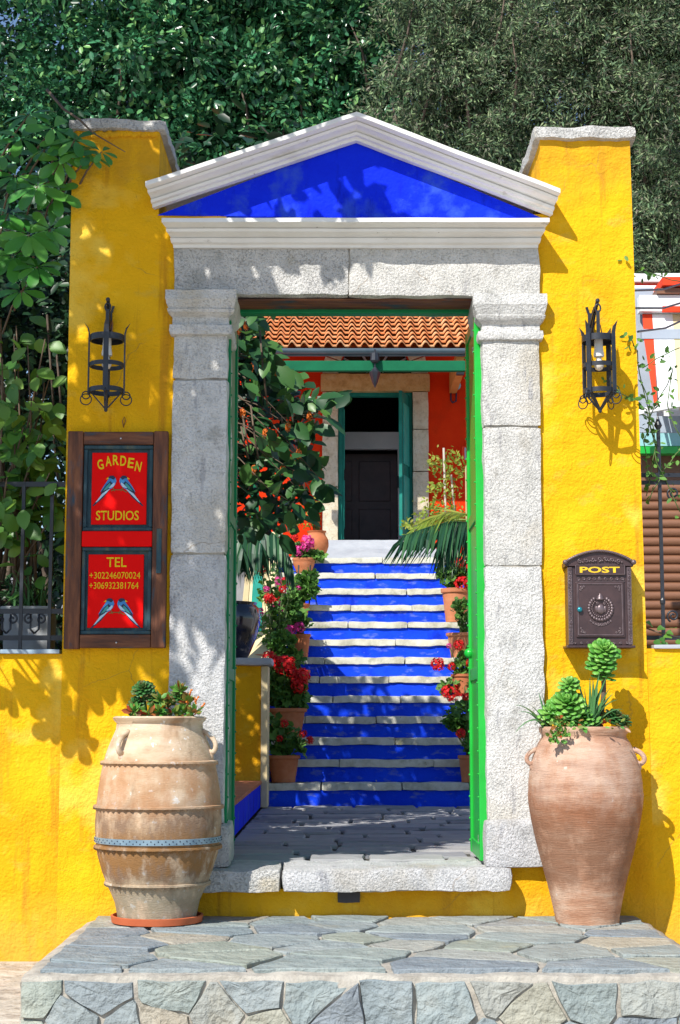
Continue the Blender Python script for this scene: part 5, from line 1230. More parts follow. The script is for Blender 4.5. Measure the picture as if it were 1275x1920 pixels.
for (px, py, r, n) in ((1064, 1322, 0.100, 54), (1068, 1284, 0.056, 30), (1036, 1338, 0.072, 36), (1098, 1345, 0.066, 34), (1068, 1348, 0.07, 34)):
    rosette(s3, at(px, py, JY2-0.06), r, 'leaf_succulent', (-0.1, -0.8, 0.8), n, rs, 0.22)
al = thing('aloe_plant', 'spiky green aloe with long arching leaves in the right jar', 'plant', (jc2.x, jc2.y-0.02, JTOP2-0.03))
def blade(pts, w, m, parent, name='leaf'):
    """tapering channelled leaf along points"""
    pts = [Vector(p) for p in pts]; n = len(pts); vs = []
    for i, p in enumerate(pts):
        t = i/(n-1); d = (pts[min(i+1, n-1)]-pts[max(i-1, 0)]).normalized(); sd = d.cross(Vector((0, -0.5, 1))); 
        if sd.length < 1e-3: sd = Vector((1, 0, 0))
        sd.normalize(); up = sd.cross(d); ww = w*(1-t)**0.75*(0.75+0.5*math.sin(math.pi*min(1, t*1.6+0.1))) + 0.0006
        for (u, h_) in ((-1, 0.30), (-0.4, -0.25), (0.4, -0.25), (1, 0.30), (0.3, 0.1), (-0.3, 0.1)): vs.append(p+sd*(u*ww)+up*(h_*ww))
    fs = [(i*6+a_, i*6+(a_+1) % 6, (i+1)*6+(a_+1) % 6, (i+1)*6+a_) for i in range(n-1) for a_ in range(6)]
    q = MB(); q.add(vs, fs); return q.build(name, m, parent, smooth=180)
def arc(p0, p1, sag, n=8):
    p0, p1 = Vector(p0), Vector(p1); return [p0.lerp(p1, i/n)+Vector((0, 0, sag*4*(i/n)*(1-i/n))) for i in range(n+1)]
ac = at(1108, 1366, JY2-0.05)
for (px, py, dy, sag, w) in ((1082, 1268, -0.02, -0.02, 0.018), (1112, 1275, -0.06, 0.0, 0.022), (1120, 1284, 0.02, 0.0, 0.020), (1095, 1290, -0.08, 0.0, 0.016), (1140, 1320, -0.10, 0.02, 0.017), (1168, 1330, -0.05, 0.03, 0.017), (1172, 1345, -0.10, 0.02, 0.014), (1055, 1348, -0.12, 0.015, 0.014), (1098, 1372, -0.16, 0.03, 0.014), (1150, 1300, 0.03, 0.02, 0.015), (1124, 1262, -0.07, 0.0, 0.021), (1138, 1268, -0.06, 0.01, 0.020), (1106, 1272, -0.04, -0.01, 0.018), (1145, 1288, -0.08, 0.02, 0.019), (1158, 1312, -0.07, 0.03, 0.018), (1090, 1305, -0.09, 0.0, 0.017)):
    blade(arc(ac+Vector((rs.uniform(-0.02, 0.02), 0, -0.015)), at(px, py, JY2-0.05+dy), sag), w, 'leaf_aloe', al)
sp_ = thing('aloe_plant', 'trailing spiky aloe leaning out over the left rim of the right jar', 'plant', (jc2.x-0.15, jc2.y-0.04, JTOP2-0.03))
ac = at(1028, 1362, JY2-0.05)
for (px, py, dy, sag, w) in ((964, 1322, -0.06, 0.03, 0.012), (972, 1336, 0.0, 0.03, 0.010), (966, 1374, -0.08, 0.05, 0.011), (1010, 1298, 0.02, 0.0, 0.012), (1016, 1300, -0.05, -0.01, 0.013), (990, 1320, -0.1, 0.02, 0.010), (1003, 1362, -0.02, 0.035, 0.009)):
    blade(arc(ac+Vector((rs.uniform(-0.02, 0.02), 0, -0.015)), at(px, py, JY2-0.05+dy), sag), w, 'leaf_aloe', sp_)
tr_ = thing('trailing_succulent', 'small reddish trailing succulent spilling over the front rim of the right jar', 'plant', (jc2.x-0.08, jc2.y-0.19, JTOP2-0.01))
pos = []; ax_ = []
for i in range(130):
    t = rs.random(); px = rs.gauss(1050, 9) if t < 0.6 else rs.uniform(1020, 1175); py = rs.uniform(1345, 1392) if t < 0.6 else rs.uniform(1350, 1368); Yq = JY2-(0.205 if py > 1362 else 0.14)
    pos.append(at(px, py, Yq)); ax_.append((rs.uniform(-1, 1), -0.7, rs.uniform(-0.8, 0.8)))
cloud('leaves', np.array(pos), np.array(ax_), rnd(130)+np.array([0, -1, 0.5]), RNG.uniform(0.02, 0.036, 130), T_SMALL, 'leaf_red_tip', tr_, kind='stuff')
# left jar plants
s1 = thing('succulent', 'dark green rosette succulent standing in the left jar', 'plant', (jc.x-0.06, jc.y, JTOP1-0.03), group='succulents in the jars')
for (px, py, r, n) in ((268, 1293, 0.058, 46), (288, 1310, 0.048, 34), (256, 1318, 0.045, 30), (335, 1306, 0.045, 34)):
    top = at(px, py, JY-0.02); q = MB(); q.tube([at(275, 1358, JY), top], 0.010, 8); q.build('stem', 'stem_green', s1, smooth=180)
    rosette(s1, top, r, 'leaf_dark_rosette', (0.05*(px-270)/10, -0.8, 0.8), n, rs, 0.25)
s1b = thing('flowering_succulent', 'red-tipped low succulents filling the rim of the left jar', 'plant', (jc.x, jc.y-0.02, JTOP1-0.02))
pos = []; ax_ = []; cs = [(250, 1335), (262, 1342), (300, 1312), (315, 1318), (335, 1308), (350, 1318), (300, 1335), (325, 1338), (345, 1338), (280, 1340), (365, 1338), (338, 1296)]
for (px, py) in cs:
    c_ = at(px, py, JY-0.06+rs.uniform(-0.05, 0.05))
    for i in range(26):
        d = Vector((rs.gauss(0, 1), rs.gauss(0, 1), rs.gauss(0.35, 0.8))).normalized(); pos.append(c_+d*0.006); ax_.append(d)
n_ = len(pos); cloud('leaves', np.array(pos), np.array(ax_), rnd(n_), RNG.uniform(0.030, 0.052, n_), T_SMALL, 'leaf_red_tip', s1b, kind='stuff')
for (px, py, x2, y2) in ((352, 1345, 372, 1305), (360, 1345, 385, 1318), (348, 1330, 358, 1292)):
    a, b = at(px, py, JY-0.05), at(x2, y2, JY-0.05); q = MB(); q.tube([a, a.lerp(b, 0.5)+Vector((0.006, 0, 0.004)), b], 0.0028, 5)
    for i in range(7): p = a.lerp(b, 0.35+0.1*i); q.ball(p+Vector((rs.uniform(-.006, .006), -0.004, 0)), 0.0052, 5)
    q.build('flower_spike', 'petal_orange', s1b, smooth=180)
# ================================================================== POTS ON THE STEPS
def step_y(i): return SL+(i-1)*ST_+ST_*0.5
rp = random.Random(31)
def pot(px, step, top_py, rpx, label, shape='cone', m='terracotta', dy=0.0):
    z = step*SR+0.002; Y = step_y(step)+dy if step <= 13 else SL+13*ST_+0.1+dy
    x = at(px, 1350, Y).x; k = sc(px, top_py, Y); h = max(0.12, at(px, top_py, Y).z - z); r = rpx*k
    t = thing('terracotta_pot', label, 'pot', (x, Y, z), group='terracotta pots on the steps')
    if shape == 'cone':
        pr = [(r*0.70, 0), (r*0.74, h*0.2), (r*0.84, h*0.6), (r*0.90, h*0.86), (r*1.0, h*0.88), (r*1.02, h*0.97), (r*0.99, h), (r*0.88, h), (r*0.86, h*0.88), (r*0.82, h*0.84)]
    elif shape == 'bowl':
        pr = [(r*0.55, 0), (r*0.70, h*0.18), (r*0.92, h*0.55), (r*0.98, h*0.8), (r*1.04, h*0.88), (r*1.04, h), (r*0.92, h), (r*0.88, h*0.86)]
    else:
        pr = [(r*0.55, 0), (r*0.78, h*0.18), (r*0.98, h*0.45), (r*0.95, h*0.68), (r*0.72, h*0.86), (r*0.70, h*0.92), (r*0.80, h), (r*0.66, h), (r*0.62, h*0.88)]
    pr2 = []
    for (a, b) in zip(pr[:-1], pr[1:]):
        n = 5 if b[1] > a[1] and shape == 'cone' else 2
        for i in range(n): pr2.append((a[0]+(b[0]-a[0])*i/n + (0.0016 if i % 2 else 0), a[1]+(b[1]-a[1])*i/n))
    pr2.append(pr[-1])
    q = MB(); q.lathe(pr2, (x, Y, z), 36); q.build('pot', m, t, smooth=45)
    q = MB(); q.lathe([(0.001, pr[-1][1]), (pr[-1][0]*1.02, pr[-1][1]-0.004)], (x, Y, z), 20); q.build('soil', 'soil', t)
    return Vector((x, Y, z+h))
PET = {}
def flower_mesh(m):
    if m in PET: return PET[m]
    rr = random.Random(len(PET)+3); q = MB()
    for i in range(80):
        d = Vector((rr.gauss(0, 1), rr.gauss(0, 1), rr.gauss(0.15, 0.9))).normalized(); c = d*rr.uniform(0.65, 0.95); e = d.orthogonal().normalized(); e = Matrix.Rotation(rr.uniform(0, 6.3), 3, d) @ e; f = d.cross(e); s_ = rr.uniform(0.36, 0.52)
        q.add([c-e*s_*0.5, c+f*s_*0.55+d*0.10, c+e*s_*0.5+d*0.05, c-f*s_*0.5+d*0.08], [(0, 1, 2, 3)])
    me = q.mesh('flower_head'); me.materials.append(MAT[m]); PET[m] = me
    return me
def geranium(label, top, boxes, flowers, nleaf=150, ls=0.05, m='leaf_geranium', name='geranium'):
    """boxes: list of (px, py, rx, ry) foliage ellipses; flowers: (px, py, rpx, material)"""
    t = thing(name, label, 'plant', (top.x, top.y, top.z-0.03), group='flowering plants on the steps')
    pos = []; Y = top.y; stems = MB(); wsum = sum(b[2]*b[3] for b in boxes)
    for (px, py, rx, ry) in boxes:
        n = int(1.7*nleaf*rx*ry/wsum); c = at(px, py, Y); k = sc(px, py, Y)
        for i in range(n):
            a = rp.uniform(0, 6.28); r = rp.random()**0.5
            p = Vector((c.x+rx*k*r*math.cos(a), Y+rp.uniform(-1, 1)*min(0.11, rx*k)*(1-r*0.5), c.z+ry*k*r*math.sin(a))); pos.append(p)
        for i in range(4):
            e = Vector((c.x+rp.uniform(-.5, .5)*rx*k, Y+rp.uniform(-0.05, 0.05), c.z+rp.uniform(-.3, .5)*ry*k)); b0 = Vector((top.x+rp.uniform(-.03, .03), Y, top.z-0.02))
            stems.tube([b0, b0.lerp(e, 0.5)+Vector((rp.uniform(-.03, .03), 0, 0.03)), e], 0.006, 5)
    n = len(pos); P = np.array(pos); out = P-np.array([top.x, top.y+0.05, top.z-0.05]); out /= np.linalg.norm(out, axis=1, keepdims=True)
    cloud('foliage', P, out*0.6+rnd(n, 0.7), out+np.array([0, -0.5, 0.7])+rnd(n, 0.5), RNG.uniform(ls*0.7, ls*1.25, n), T_ROUND if m == 'leaf_geranium' else T_SMALL, m, t, kind='stuff')
    for (px, py, r, fm) in flowers:
        c = at(px, py, Y-0.10); k = sc(px, py, Y-0.1)
        inst('flower_head', flower_mesh(fm), None, t, c, Matrix.Rotation(rp.uniform(0, 6.3), 4, 'Z').to_quaternion(), (r*k*1.4,)*3)
        b0 = Vector((top.x+(c.x-top.x)*0.3, Y, top.z)); stems.tube([b0, b0.lerp(c, 0.6)+Vector((0, -0.02, 0.02)), c], 0.0035, 5)
    stems.build('stems', 'stem_green', t, smooth=180)['kind'] = 'stuff'
    return t
RD, PK = 'petal_red', 'petal_pink'
# left row, bottom to top
t1 = pot(532, 1, 1416, 31, 'weathered pot on the lowest left step')
geranium('leafy geranium with a few small red flowers in the lowest left pot', t1, [(530, 1390, 36, 30), (515, 1365, 20, 18), (548, 1400, 24, 14)], [(533, 1357, 6, RD), (568, 1376, 6, RD), (581, 1388, 6, RD), (524, 1385, 5, RD)], 150, 0.055)
t2 = pot(538, 3, 1328, 37, 'large pot under the biggest red geranium')
geranium('dark-leaved geranium with large red flower heads left of the steps', t2, [(530, 1292, 38, 36), (548, 1310, 26, 20), (515, 1270, 20, 22)], [(504, 1235, 11, RD), (531, 1247, 14, RD), (543, 1243, 9, RD), (549, 1262, 9, RD), (566, 1268, 12, RD), (562, 1286, 12, RD), (518, 1240, 8, RD), (556, 1278, 9, RD)], 330, 0.06)
t3 = pot(563, 5, 1256, 18, 'small pot just behind the biggest red geranium')
geranium('bright green geranium above the small pot behind the big red one', t3, [(533, 1215, 24, 22), (548, 1238, 20, 14), (528, 1198, 16, 12)], [], 130, 0.055)
t4 = pot(564, 7, 1189, 18, 'ribbed pot halfway up the left side of the steps')
geranium('green geranium with three pink flower heads halfway up the left side', t4, [(553, 1155, 22, 22), (565, 1172, 16, 12), (545, 1135, 16, 16)], [(543, 1183, 9, PK), (562, 1176, 8, PK), (522, 1140, 10, PK), (547, 1180, 6, PK)], 150, 0.055)
t5 = pot(562, 9, 1132, 18, 'pot two thirds up the left side of the steps')
geranium('light green geranium with red and pink flowers two thirds up the left side', t5, [(572, 1100, 24, 22), (560, 1118, 20, 14), (580, 1085, 16, 14)], [(519, 1128, 11, RD), (503, 1124, 7, RD), (537, 1092, 8, RD), (522, 1090, 7, PK), (560, 1103, 4, PK)], 190, 0.055)
t6 = pot(569, 12, 1047, 21, 'wide bowl pot near the top of the left side', 'bowl')
geranium('pink geranium in the wide bowl near the top of the left side', t6, [(575, 1042, 26, 8), (590, 1043, 16, 8), (565, 1030, 12, 10)], [(576, 1016, 10, PK), (559, 1033, 8, PK), (573, 1026, 7, PK), (552, 1008, 6, RD), (583, 1022, 6, PK)], 110, 0.05)
t7 = pot(593, 13, 996, 23, 'round-bellied pot on the top step beside the house door', 'urn')
geranium('thin wispy plant in the round-bellied pot beside the house door', t7, [(575, 965, 24, 26), (590, 950, 14, 20)], [(562, 950, 4, 'petal_orange'), (580, 940, 4, 'petal_orange')], 90, 0.035, 'leaf_lime', name='potted_shrub')
# tall red geranium by the iron screen
gt = Vector((at(512, 1230, 6.6).x, 6.6, at(512, 1230, 6.6).z))
q = thing('terracotta_pot', 'pot half hidden behind the yellow parapet below the tall climbing geranium', 'pot', (gt.x, 6.6, 0.9), group='terracotta pots on the steps')
mm = MB(); mm.lathe([(0.10, 0.0), (0.13, 0.2), (0.15, 0.24), (0.15, 0.28), (0.12, 0.28), (0.11, 0.22)], (gt.x-0.08, 6.6, gt.z-0.27), 28); mm.build('pot', 'terracotta', q, smooth=45)
geranium('tall straggling geranium with red and pink flowers before the cream wall', gt, [(512, 1180, 22, 46), (505, 1100, 22, 40), (530, 1150, 20, 34), (540, 1110, 18, 20)], [(490, 1062, 10, RD), (488, 1147, 6, PK), (505, 1122, 8, RD), (500, 1105, 5, PK), (530, 1105, 6, RD)], 150, 0.045, name='climbing_geranium')
# right row
r1 = pot(858, 9, 1104, 29, 'large ribbed pot highest on the right side of the steps')
geranium('lime green geranium with red flowers highest on the right side', r1, [(850, 1080, 28, 22), (870, 1070, 22, 26), (835, 1075, 14, 12)], [(866, 1095, 11, RD), (883, 1063, 8, RD), (862, 1055, 8, RD), (884, 1105, 7, RD), (842, 1050, 6, PK)], 240, 0.05)
r2 = pot(868, 7, 1187, 30, 'wide-rimmed pot in the middle of the right side of the steps')
geranium('small leafy geranium in the middle pot of the right side', r2, [(872, 1155, 18, 26), (862, 1140, 14, 16), (880, 1175, 12, 14)], [(884, 1138, 5, RD)], 110, 0.045)
r3 = pot(868, 5, 1264, 22, 'pot behind the tall red geranium on the right side')
geranium('red geranium tumbling over the gate side of the right steps', r3, [(868, 1248, 20, 18), (852, 1290, 26, 16), (878, 1230, 14, 16), (872, 1275, 18, 20)], [(821, 1246, 10, RD), (846, 1300, 13, RD), (861, 1210, 8, RD), (884, 1243, 8, RD), (847, 1250, 6, RD), (872, 1310, 8, RD), (842, 1211, 4, PK), (834, 1293, 5, RD)], 170, 0.05)
r4 = pot(880, 1, 1416, 22, 'dark terracotta pot on the lowest right step')
geranium('tall dark geranium with a single red flower in the lowest right pot', r4, [(868, 1345, 28, 30), (858, 1360, 20, 16), (880, 1385, 14, 24)], [(864, 1375, 7, RD), (873, 1306, 6, RD)], 150, 0.055)

# ================================================================== PALMS
def frond(parent, pts, nl, L, droop, m='leaf_palm', wid=0.012):
    pts = [Vector(p) for p in pts]; q = MB(); q.tube(pts, [0.010*(1-0.7*i/(len(pts)-1)) for i in range(len(pts))], 6)
    for i in range(nl):
        t = 0.08+0.92*i/(nl-1); f_ = t*(len(pts)-1); a = min(int(f_), len(pts)-2); p = pts[a].lerp(pts[a+1], f_-a); d = (pts[a+1]-pts[a]).normalized()
        for sg_ in (-1, 1):
            sd = d.cross(Vector((0, 0, 1))).normalized()*sg_; l_ = L*(0.55+0.45*math.sin(math.pi*min(1, t*0.8+0.15)))*rp.uniform(0.85, 1.1)
            dr = (sd*0.55+d*0.55+Vector((0, 0, -droop+rp.uniform(-0.15, 0.15)))).normalized(); tip = p+dr*l_+Vector((0, 0, -0.35*l_*droop)); mid = p+dr*l_*0.5
            wv = dr.cross(Vector((rp.uniform(-.4, .4), -1, rp.uniform(-.4, .4)))).normalized()*wid
            q.add([p-wv*0.5, p+wv*0.5, mid+wv, mid-wv, tip], [(0, 1, 2, 3), (3, 2, 4)])
    q.build('frond', m, parent, smooth=None)
pr_ = thing('palm', 'small palm with arching fronds behind the open green gate', 'palm', (at(905, 1180, 6.4).x, 6.4, 0.2))
q = MB(); c0 = at(915, 1010, 6.4); q.tube([(c0.x, 6.4, 0.0), (c0.x, 6.4, c0.z)], [0.06, 0.05], 10); q.build('trunk', 'bark', pr_, smooth=180)
frond(pr_, [at(912, 1000, 6.4), at(880, 980, 6.3), at(845, 978, 6.2), at(805, 988, 6.1), at(758, 1004, 6.0)], 36, 0.44, 0.55)
frond(pr_, [at(915, 1005, 6.5), at(890, 985, 6.4), at(860, 988, 6.35), at(832, 1012, 6.3)], 26, 0.42, 0.85)
frond(pr_, [at(915, 1000, 6.5), at(880, 965, 6.4), at(840, 960, 6.3), at(785, 985, 6.2)], 34, 0.40, 0.2, 'leaf_lime', 0.007)
frond(pr_, [at(920, 1000, 6.6), at(935, 960, 6.6), at(960, 950, 6.6)], 20, 0.34, 0.6)
pl_ = thing('palm', 'dark drooping palm fronds beyond the left gate leaf', 'palm', (at(420, 1100, 6.0).x, 6.0, 0))
q = MB(); c0 = at(415, 1005, 6.0); q.tube([(c0.x, 6.0, 0.0), (c0.x, 6.0, c0.z)], [0.06, 0.05], 10); q.build('trunk', 'bark', pl_, smooth=180)
frond(pl_, [at(415, 1000, 6.0), at(450, 985, 5.9), at(490, 985, 5.8), at(525, 1010, 5.7), at(545, 1050, 5.7)], 34, 0.34, 1.1)
frond(pl_, [at(415, 1005, 6.0), at(440, 995, 5.8), at(465, 1000, 5.7), at(490, 1020, 5.6)], 30, 0.34, 1.3)
frond(pl_, [at(415, 1005, 6.0), at(430, 1000, 5.7), at(445, 1008, 5.6), at(455, 1030, 5.5)], 24, 0.30, 1.3)
frond(pl_, [at(415, 1000, 6.0), at(390, 960, 6.0), at(360, 960, 6.0)], 20, 0.3, 0.8)
# climber on a pale stick
cl = thing('climbing_shrub', 'yellow-green climbing shrub on pale sticks beside the house door', 'shrub', at(850, 1060, 9.0))
q = MB(); q.tube([at(838, 1050, 9.0), at(832, 840, 9.0)], 0.012, 6); q.tube([at(860, 1050, 9.0), at(846, 890, 9.0)], 0.010, 6); q.build('stick', 'stick_pale', cl)
pos = []
for (px, py, rx, ry, n) in ((815, 870, 16, 18, 60), (850, 860, 18, 24, 60), (865, 885, 14, 18, 40), (820, 915, 18, 14, 50), (848, 925, 18, 22, 60), (812, 955, 30, 24, 120), (850, 965, 28, 18, 90), (790, 980, 22, 16, 60), (765, 985, 12, 12, 30), (838, 895, 10, 30, 40)):
    for i in range(n):
        p = at(px+rp.gauss(0, rx*0.5), py+rp.gauss(0, ry*0.5), 9.0+rp.uniform(-0.15, 0.12)); pos.append(p)
n = len(pos); cloud('foliage', np.array(pos), rnd(n), rnd(n)+np.array([-0.3, -0.6, 0.8]), RNG.uniform(0.035, 0.065, n), T_SMALL, 'leaf_lime', cl, kind='stuff')
# ================================================================== TREE INSIDE THE GATE (broad leaves hang into the opening)
LM_HIB = leaf_mesh('leaf', w=0.62, fold=0.12, curl=0.16); LM_HIB.materials.append(MAT['leaf_hibiscus'])
ht = thing('garden_tree', 'broad-leaved tree hanging into the left of the gate opening', 'tree', (-1.15, 2.6, -0.06))
q = MB(); q.tube([(-1.45, 2.7, -0.06), (-1.5, 2.75, 0.8), (-1.4, 2.7, 1.7), (-1.5, 2.7, 2.6)], [0.085, 0.075, 0.065, 0.05], 10); q.build('trunk', 'bark', ht, smooth=180)
hb = random.Random(77)
edge = [(590, 470), (640, 492), (690, 535), (720, 580), (760, 632), (790, 628), (830, 595), (870, 585), (905, 612), (940, 600), (970, 570), (1000, 535), (1020, 500)]
def edge_x(py):
    for (a, b), (c, d) in zip(edge[:-1], edge[1:]):
        if a <= py <= c: return b+(d-b)*(py-a)/(c-a)
    return 500
brs = MB()
tips = []
for i in range(26):
    py = hb.uniform(600, 990); ex = edge_x(py); px = hb.uniform(0.55, 0.97)*(ex-430)+430; tips.append((px, py))
    a = Vector((-1.4+hb.uniform(-.1, .1), 2.7, hb.uniform(1.7, 2.7))); e = at(px, py, hb.uniform(1.9, 3.0)); m_ = a.lerp(e, 0.5)+Vector((0, 0, 0.22+hb.uniform(0, .2)))
    brs.tube([a, a.lerp(m_, .5)+Vector((0, 0, .06)), m_, m_.lerp(e, .5)+Vector((0, 0, .05)), e], [0.010, 0.008, 0.006, 0.004, 0.002], 5)
for (px, py0, py1) in ((487, 620, 760), (470, 760, 860), (455, 780, 850), (452, 800, 860)):
    brs.tube([at(px, py0, 2.0), at(px+6, (py0+py1)/2, 1.95), at(px+14, py1, 2.0)], 0.006, 5)
brs.build('branches', 'twig', ht, smooth=180)['kind'] = 'stuff'
cnt = 0
while cnt < 300:
    py = hb.uniform(588, 1005); ex = edge_x(py); t = hb.random()**0.62; px = 432+t*(ex-432)
    Y = 1.9+1.3*hb.random(); p = at(px, py, Y)
    ed = t > 0.82
    d = Vector((hb.gauss(0.55 if ed else 0.2, 0.5), hb.gauss(-0.35, 0.5), hb.gauss(-0.35, 0.5))); nr = Vector((hb.gauss(-0.2, .4), hb.gauss(-0.6, .4), hb.gauss(0.7, .4)))
    L = hb.uniform(0.09, 0.165)*(1.1 if ed else 0.95)
    inst('leaf', LM_HIB, None, ht, p, frame_quat(d, nr), (L, L, L)); cnt += 1
# the denser part of the crown, left of and above the opening, which shades the paving and lower steps
cs = []; rad = []; per = []
for i in range(70):
    cs.append((hb.uniform(-3.0, -0.75), hb.uniform(2.1, 3.7), hb.uniform(2.25, 4.25))); rad.append(hb.uniform(0.28, 0.42)); per.append(60)
for i in range(9): cs.append((hb.uniform(-0.75, -0.3), hb.uniform(2.4, 3.4), hb.uniform(3.5, 4.0))); rad.append(0.25); per.append(40)
P_, O_ = clumps(cs, rad, per); keep = P_[:, 2] < 4.7; P_, O_ = P_[keep], O_[keep]
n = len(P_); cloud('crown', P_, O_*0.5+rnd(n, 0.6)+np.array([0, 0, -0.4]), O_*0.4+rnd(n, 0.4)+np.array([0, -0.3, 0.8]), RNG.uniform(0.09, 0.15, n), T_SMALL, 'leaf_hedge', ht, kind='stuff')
pos = []
for i in range(760):
    py = hb.uniform(595, 1000); ex = edge_x(py); px = 425+hb.random()*(ex-455); pos.append(at(px, py, 2.6+hb.random()*1.1))
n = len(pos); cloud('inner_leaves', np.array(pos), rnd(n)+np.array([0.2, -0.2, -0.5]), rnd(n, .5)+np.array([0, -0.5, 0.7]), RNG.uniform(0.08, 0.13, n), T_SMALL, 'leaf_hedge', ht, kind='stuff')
for (px, py) in ((455, 775), (470, 690), (520, 705), (497, 812), (540, 800), (580, 780), (560, 850), (476, 880), (530, 880), (447, 620), (462, 610)):
    inst('flower_head', flower_mesh('petal_orange'), None, ht, at(px, py, 2.3), None, (0.020, 0.020, 0.034))

# ================================================================== PLANTS LEFT OF THE GATEWAY
up = thing('umbrella_plant', 'glossy umbrella plant with whorled leaves reaching over the left pier', 'shrub', (-1.75, 0.35, zs))
LM_UMB = leaf_mesh('leaf', w=0.42, fold=0.10, curl=0.22, pts=((0.2, 0.45), (0.5, 0.9), (0.78, 1.0), (0.93, 0.6))); LM_UMB.materials.append(MAT['leaf_umbrella'])
ub = random.Random(9); st = MB()
whorls = [(55, 215, -0.10, 52), (100, 240, -0.14, 55), (140, 262, -0.16, 50), (168, 292, -0.16, 42), (190, 285, -0.16, 34), (85, 280, -0.10, 50), (118, 268, -0.12, 52), (40, 260, -0.02, 50), (30, 330, 0.02, 60), (70, 350, -0.06, 62), (105, 360, -0.04, 50), (15, 400, 0.0, 62), (55, 440, -0.05, 62), (95, 430, 0.0, 52), (25, 480, 0.04, 60), (70, 500, 0.0, 55), (5, 290, 0.1, 55), (40, 545, 0.08, 50), (150, 285, -0.15, 45), (115, 300, -0.1, 50)]
base_u = Vector((-1.72, 0.40, zs))
S0 = Vector((0.62, 1.0, -1.14))
for (px, py, dy, rpx) in whorls:
    c = at(px, py, dy); k = sc(px, py, dy); tilt_ = Vector((ub.gauss(0.1, .3), -0.75+ub.gauss(0, .2), ub.gauss(0.55, .3))).normalized(); e1 = tilt_.orthogonal().normalized(); e2 = tilt_.cross(e1)
    b0 = base_u+Vector((ub.uniform(-.15, .15), 0, ub.uniform(0.6, 1.6))); b0 = c+Vector((-0.10-0.1*ub.random(), 0.22, -0.16)); st.tube([b0, b0.lerp(c, 0.55)+Vector((-0.01, 0.02, 0.02)), c], [0.006, 0.005, 0.003], 5)
    n_ = ub.choice((6, 7, 8, 9)); ph = ub.uniform(0, 6)
    for i in range(n_):
        a = ph+2*math.pi*i/n_; d = (e1*math.cos(a)+e2*math.sin(a))*0.9+tilt_*0.18+Vector((0, 0, -0.25)); L = rpx*k*ub.uniform(0.75, 1.05)
        inst('leaf', LM_UMB, None, up, c+d.normalized()*0.012, frame_quat(d, tilt_), (L, L, L))
for (wx, wz) in ((-1.44, 0.84), (-1.33, 0.76), (-1.24, 0.70), (-1.20, 0.60), (-1.30, 0.66), (-1.52, 0.80), (-1.12, 0.82)):
    c = Vector((wx, 0, wz))-S0*0.85; b0 = base_u+Vector((-0.3, -0.2, 0.5)); st.tube([b0, b0.lerp(c, .5)+Vector((-.03, 0, .1)), c], [0.008, 0.006, 0.003], 5); ph = ub.uniform(0, 6)
    for i in range(5):
        a = ph+2*math.pi*i/5; d = Vector((math.cos(a)*0.8, 0.2*math.sin(a), -0.55+0.4*math.sin(a))); L = ub.uniform(0.10, 0.15)
        inst('leaf', LM_UMB, None, up, c, frame_quat(d, Vector((-0.4, -0.7, 0.6))), (L, L, L))
st.tube([base_u, base_u+Vector((0.03, 0, 0.9)), base_u+Vector((0.0, -0.02, 1.7))], [0.022, 0.018, 0.012], 8)
st.tube([at(88, 168, 0.1), at(120, 205, 0.0), at(150, 225, -0.1), at(175, 250, -0.12), at(235, 285, -0.16)], [0.008, 0.007, 0.006, 0.004, 0.002], 5)
st.build('stems', 'twig', up, smooth=180)['kind'] = 'stuff'
bs = thing('broad_leaf_shrub', 'shrub with broad yellow-green leaves behind the left railing', 'shrub', (-1.6, 0.45, zs))
LM_BR = leaf_mesh('leaf', w=0.66, fold=0.10, curl=0.20, pts=((0.15, 0.55), (0.4, 1.0), (0.7, 0.85), (0.9, 0.4))); LM_BR.materials.append(MAT['leaf_broad'])
st = MB()
for i in range(28):
    px = ub.uniform(-30, 95); py = ub.uniform(610, 1010); e = at(px, py, ub.uniform(0.02, 0.35)); b0 = Vector((-1.6+ub.uniform(-.2, .1), 0.5, zs+ub.uniform(0.1, 0.7))); st.tube([b0, b0.lerp(e, .5)+Vector((0, 0, .10)), e], [0.010, 0.007, 0.003], 5)
    for j in range(9):
        p = b0.lerp(e, ub.uniform(0.55, 1.02))+Vector((ub.gauss(0, .06), ub.gauss(0, .06), ub.gauss(0, .06))); d = Vector((ub.gauss(0.3, .6), ub.gauss(-.4, .5), ub.gauss(-.3, .45))); L = ub.uniform(0.075, 0.135)
        inst('leaf', LM_BR, None, bs, p, frame_quat(d, Vector((ub.gauss(-.1, .4), ub.gauss(-.7, .3), ub.gauss(.6, .3)))), (L, L, L))
st.tube([(-1.6, 0.5, -0.06), (-1.62, 0.5, zs+0.6)], [0.03, 0.02], 8); st.build('stems', 'twig', bs, smooth=180)['kind'] = 'stuff'
# dark hedge behind both
hd = thing('hedge', 'dense dark evergreen hedge behind the left railing', 'hedge', (-2.2, 1.6, -0.06))
cs = []; rad = []; per = []; hr = random.Random(4)
for i in range(260):
    cs.append((hr.uniform(-3.3, -1.22), hr.uniform(0.95, 2.0), hr.uniform(0.2, 3.35))); rad.append(hr.uniform(0.18, 0.32)); per.append(110)
P_, O_ = clumps(cs, rad, per); n = len(P_)
cloud('crown', P_, O_*0.6+rnd(n, 0.6)+np.array([0, -0.2, -0.4]), O_*0.6+rnd(n, .4)+np.array([0, -0.4, 0.6]), RNG.uniform(0.05, 0.085, n), T_SMALL, 'leaf_hedge', hd, kind='stuff')
q = MB()
for i in range(9):
    x = -3.0+i*0.22; q.tube([(x, 1.5, -0.06), (x+hr.uniform(-.1, .1), 1.45, 1.2), (x+hr.uniform(-.2, .2), 1.4, 2.6)], [0.03, 0.022, 0.010], 6)
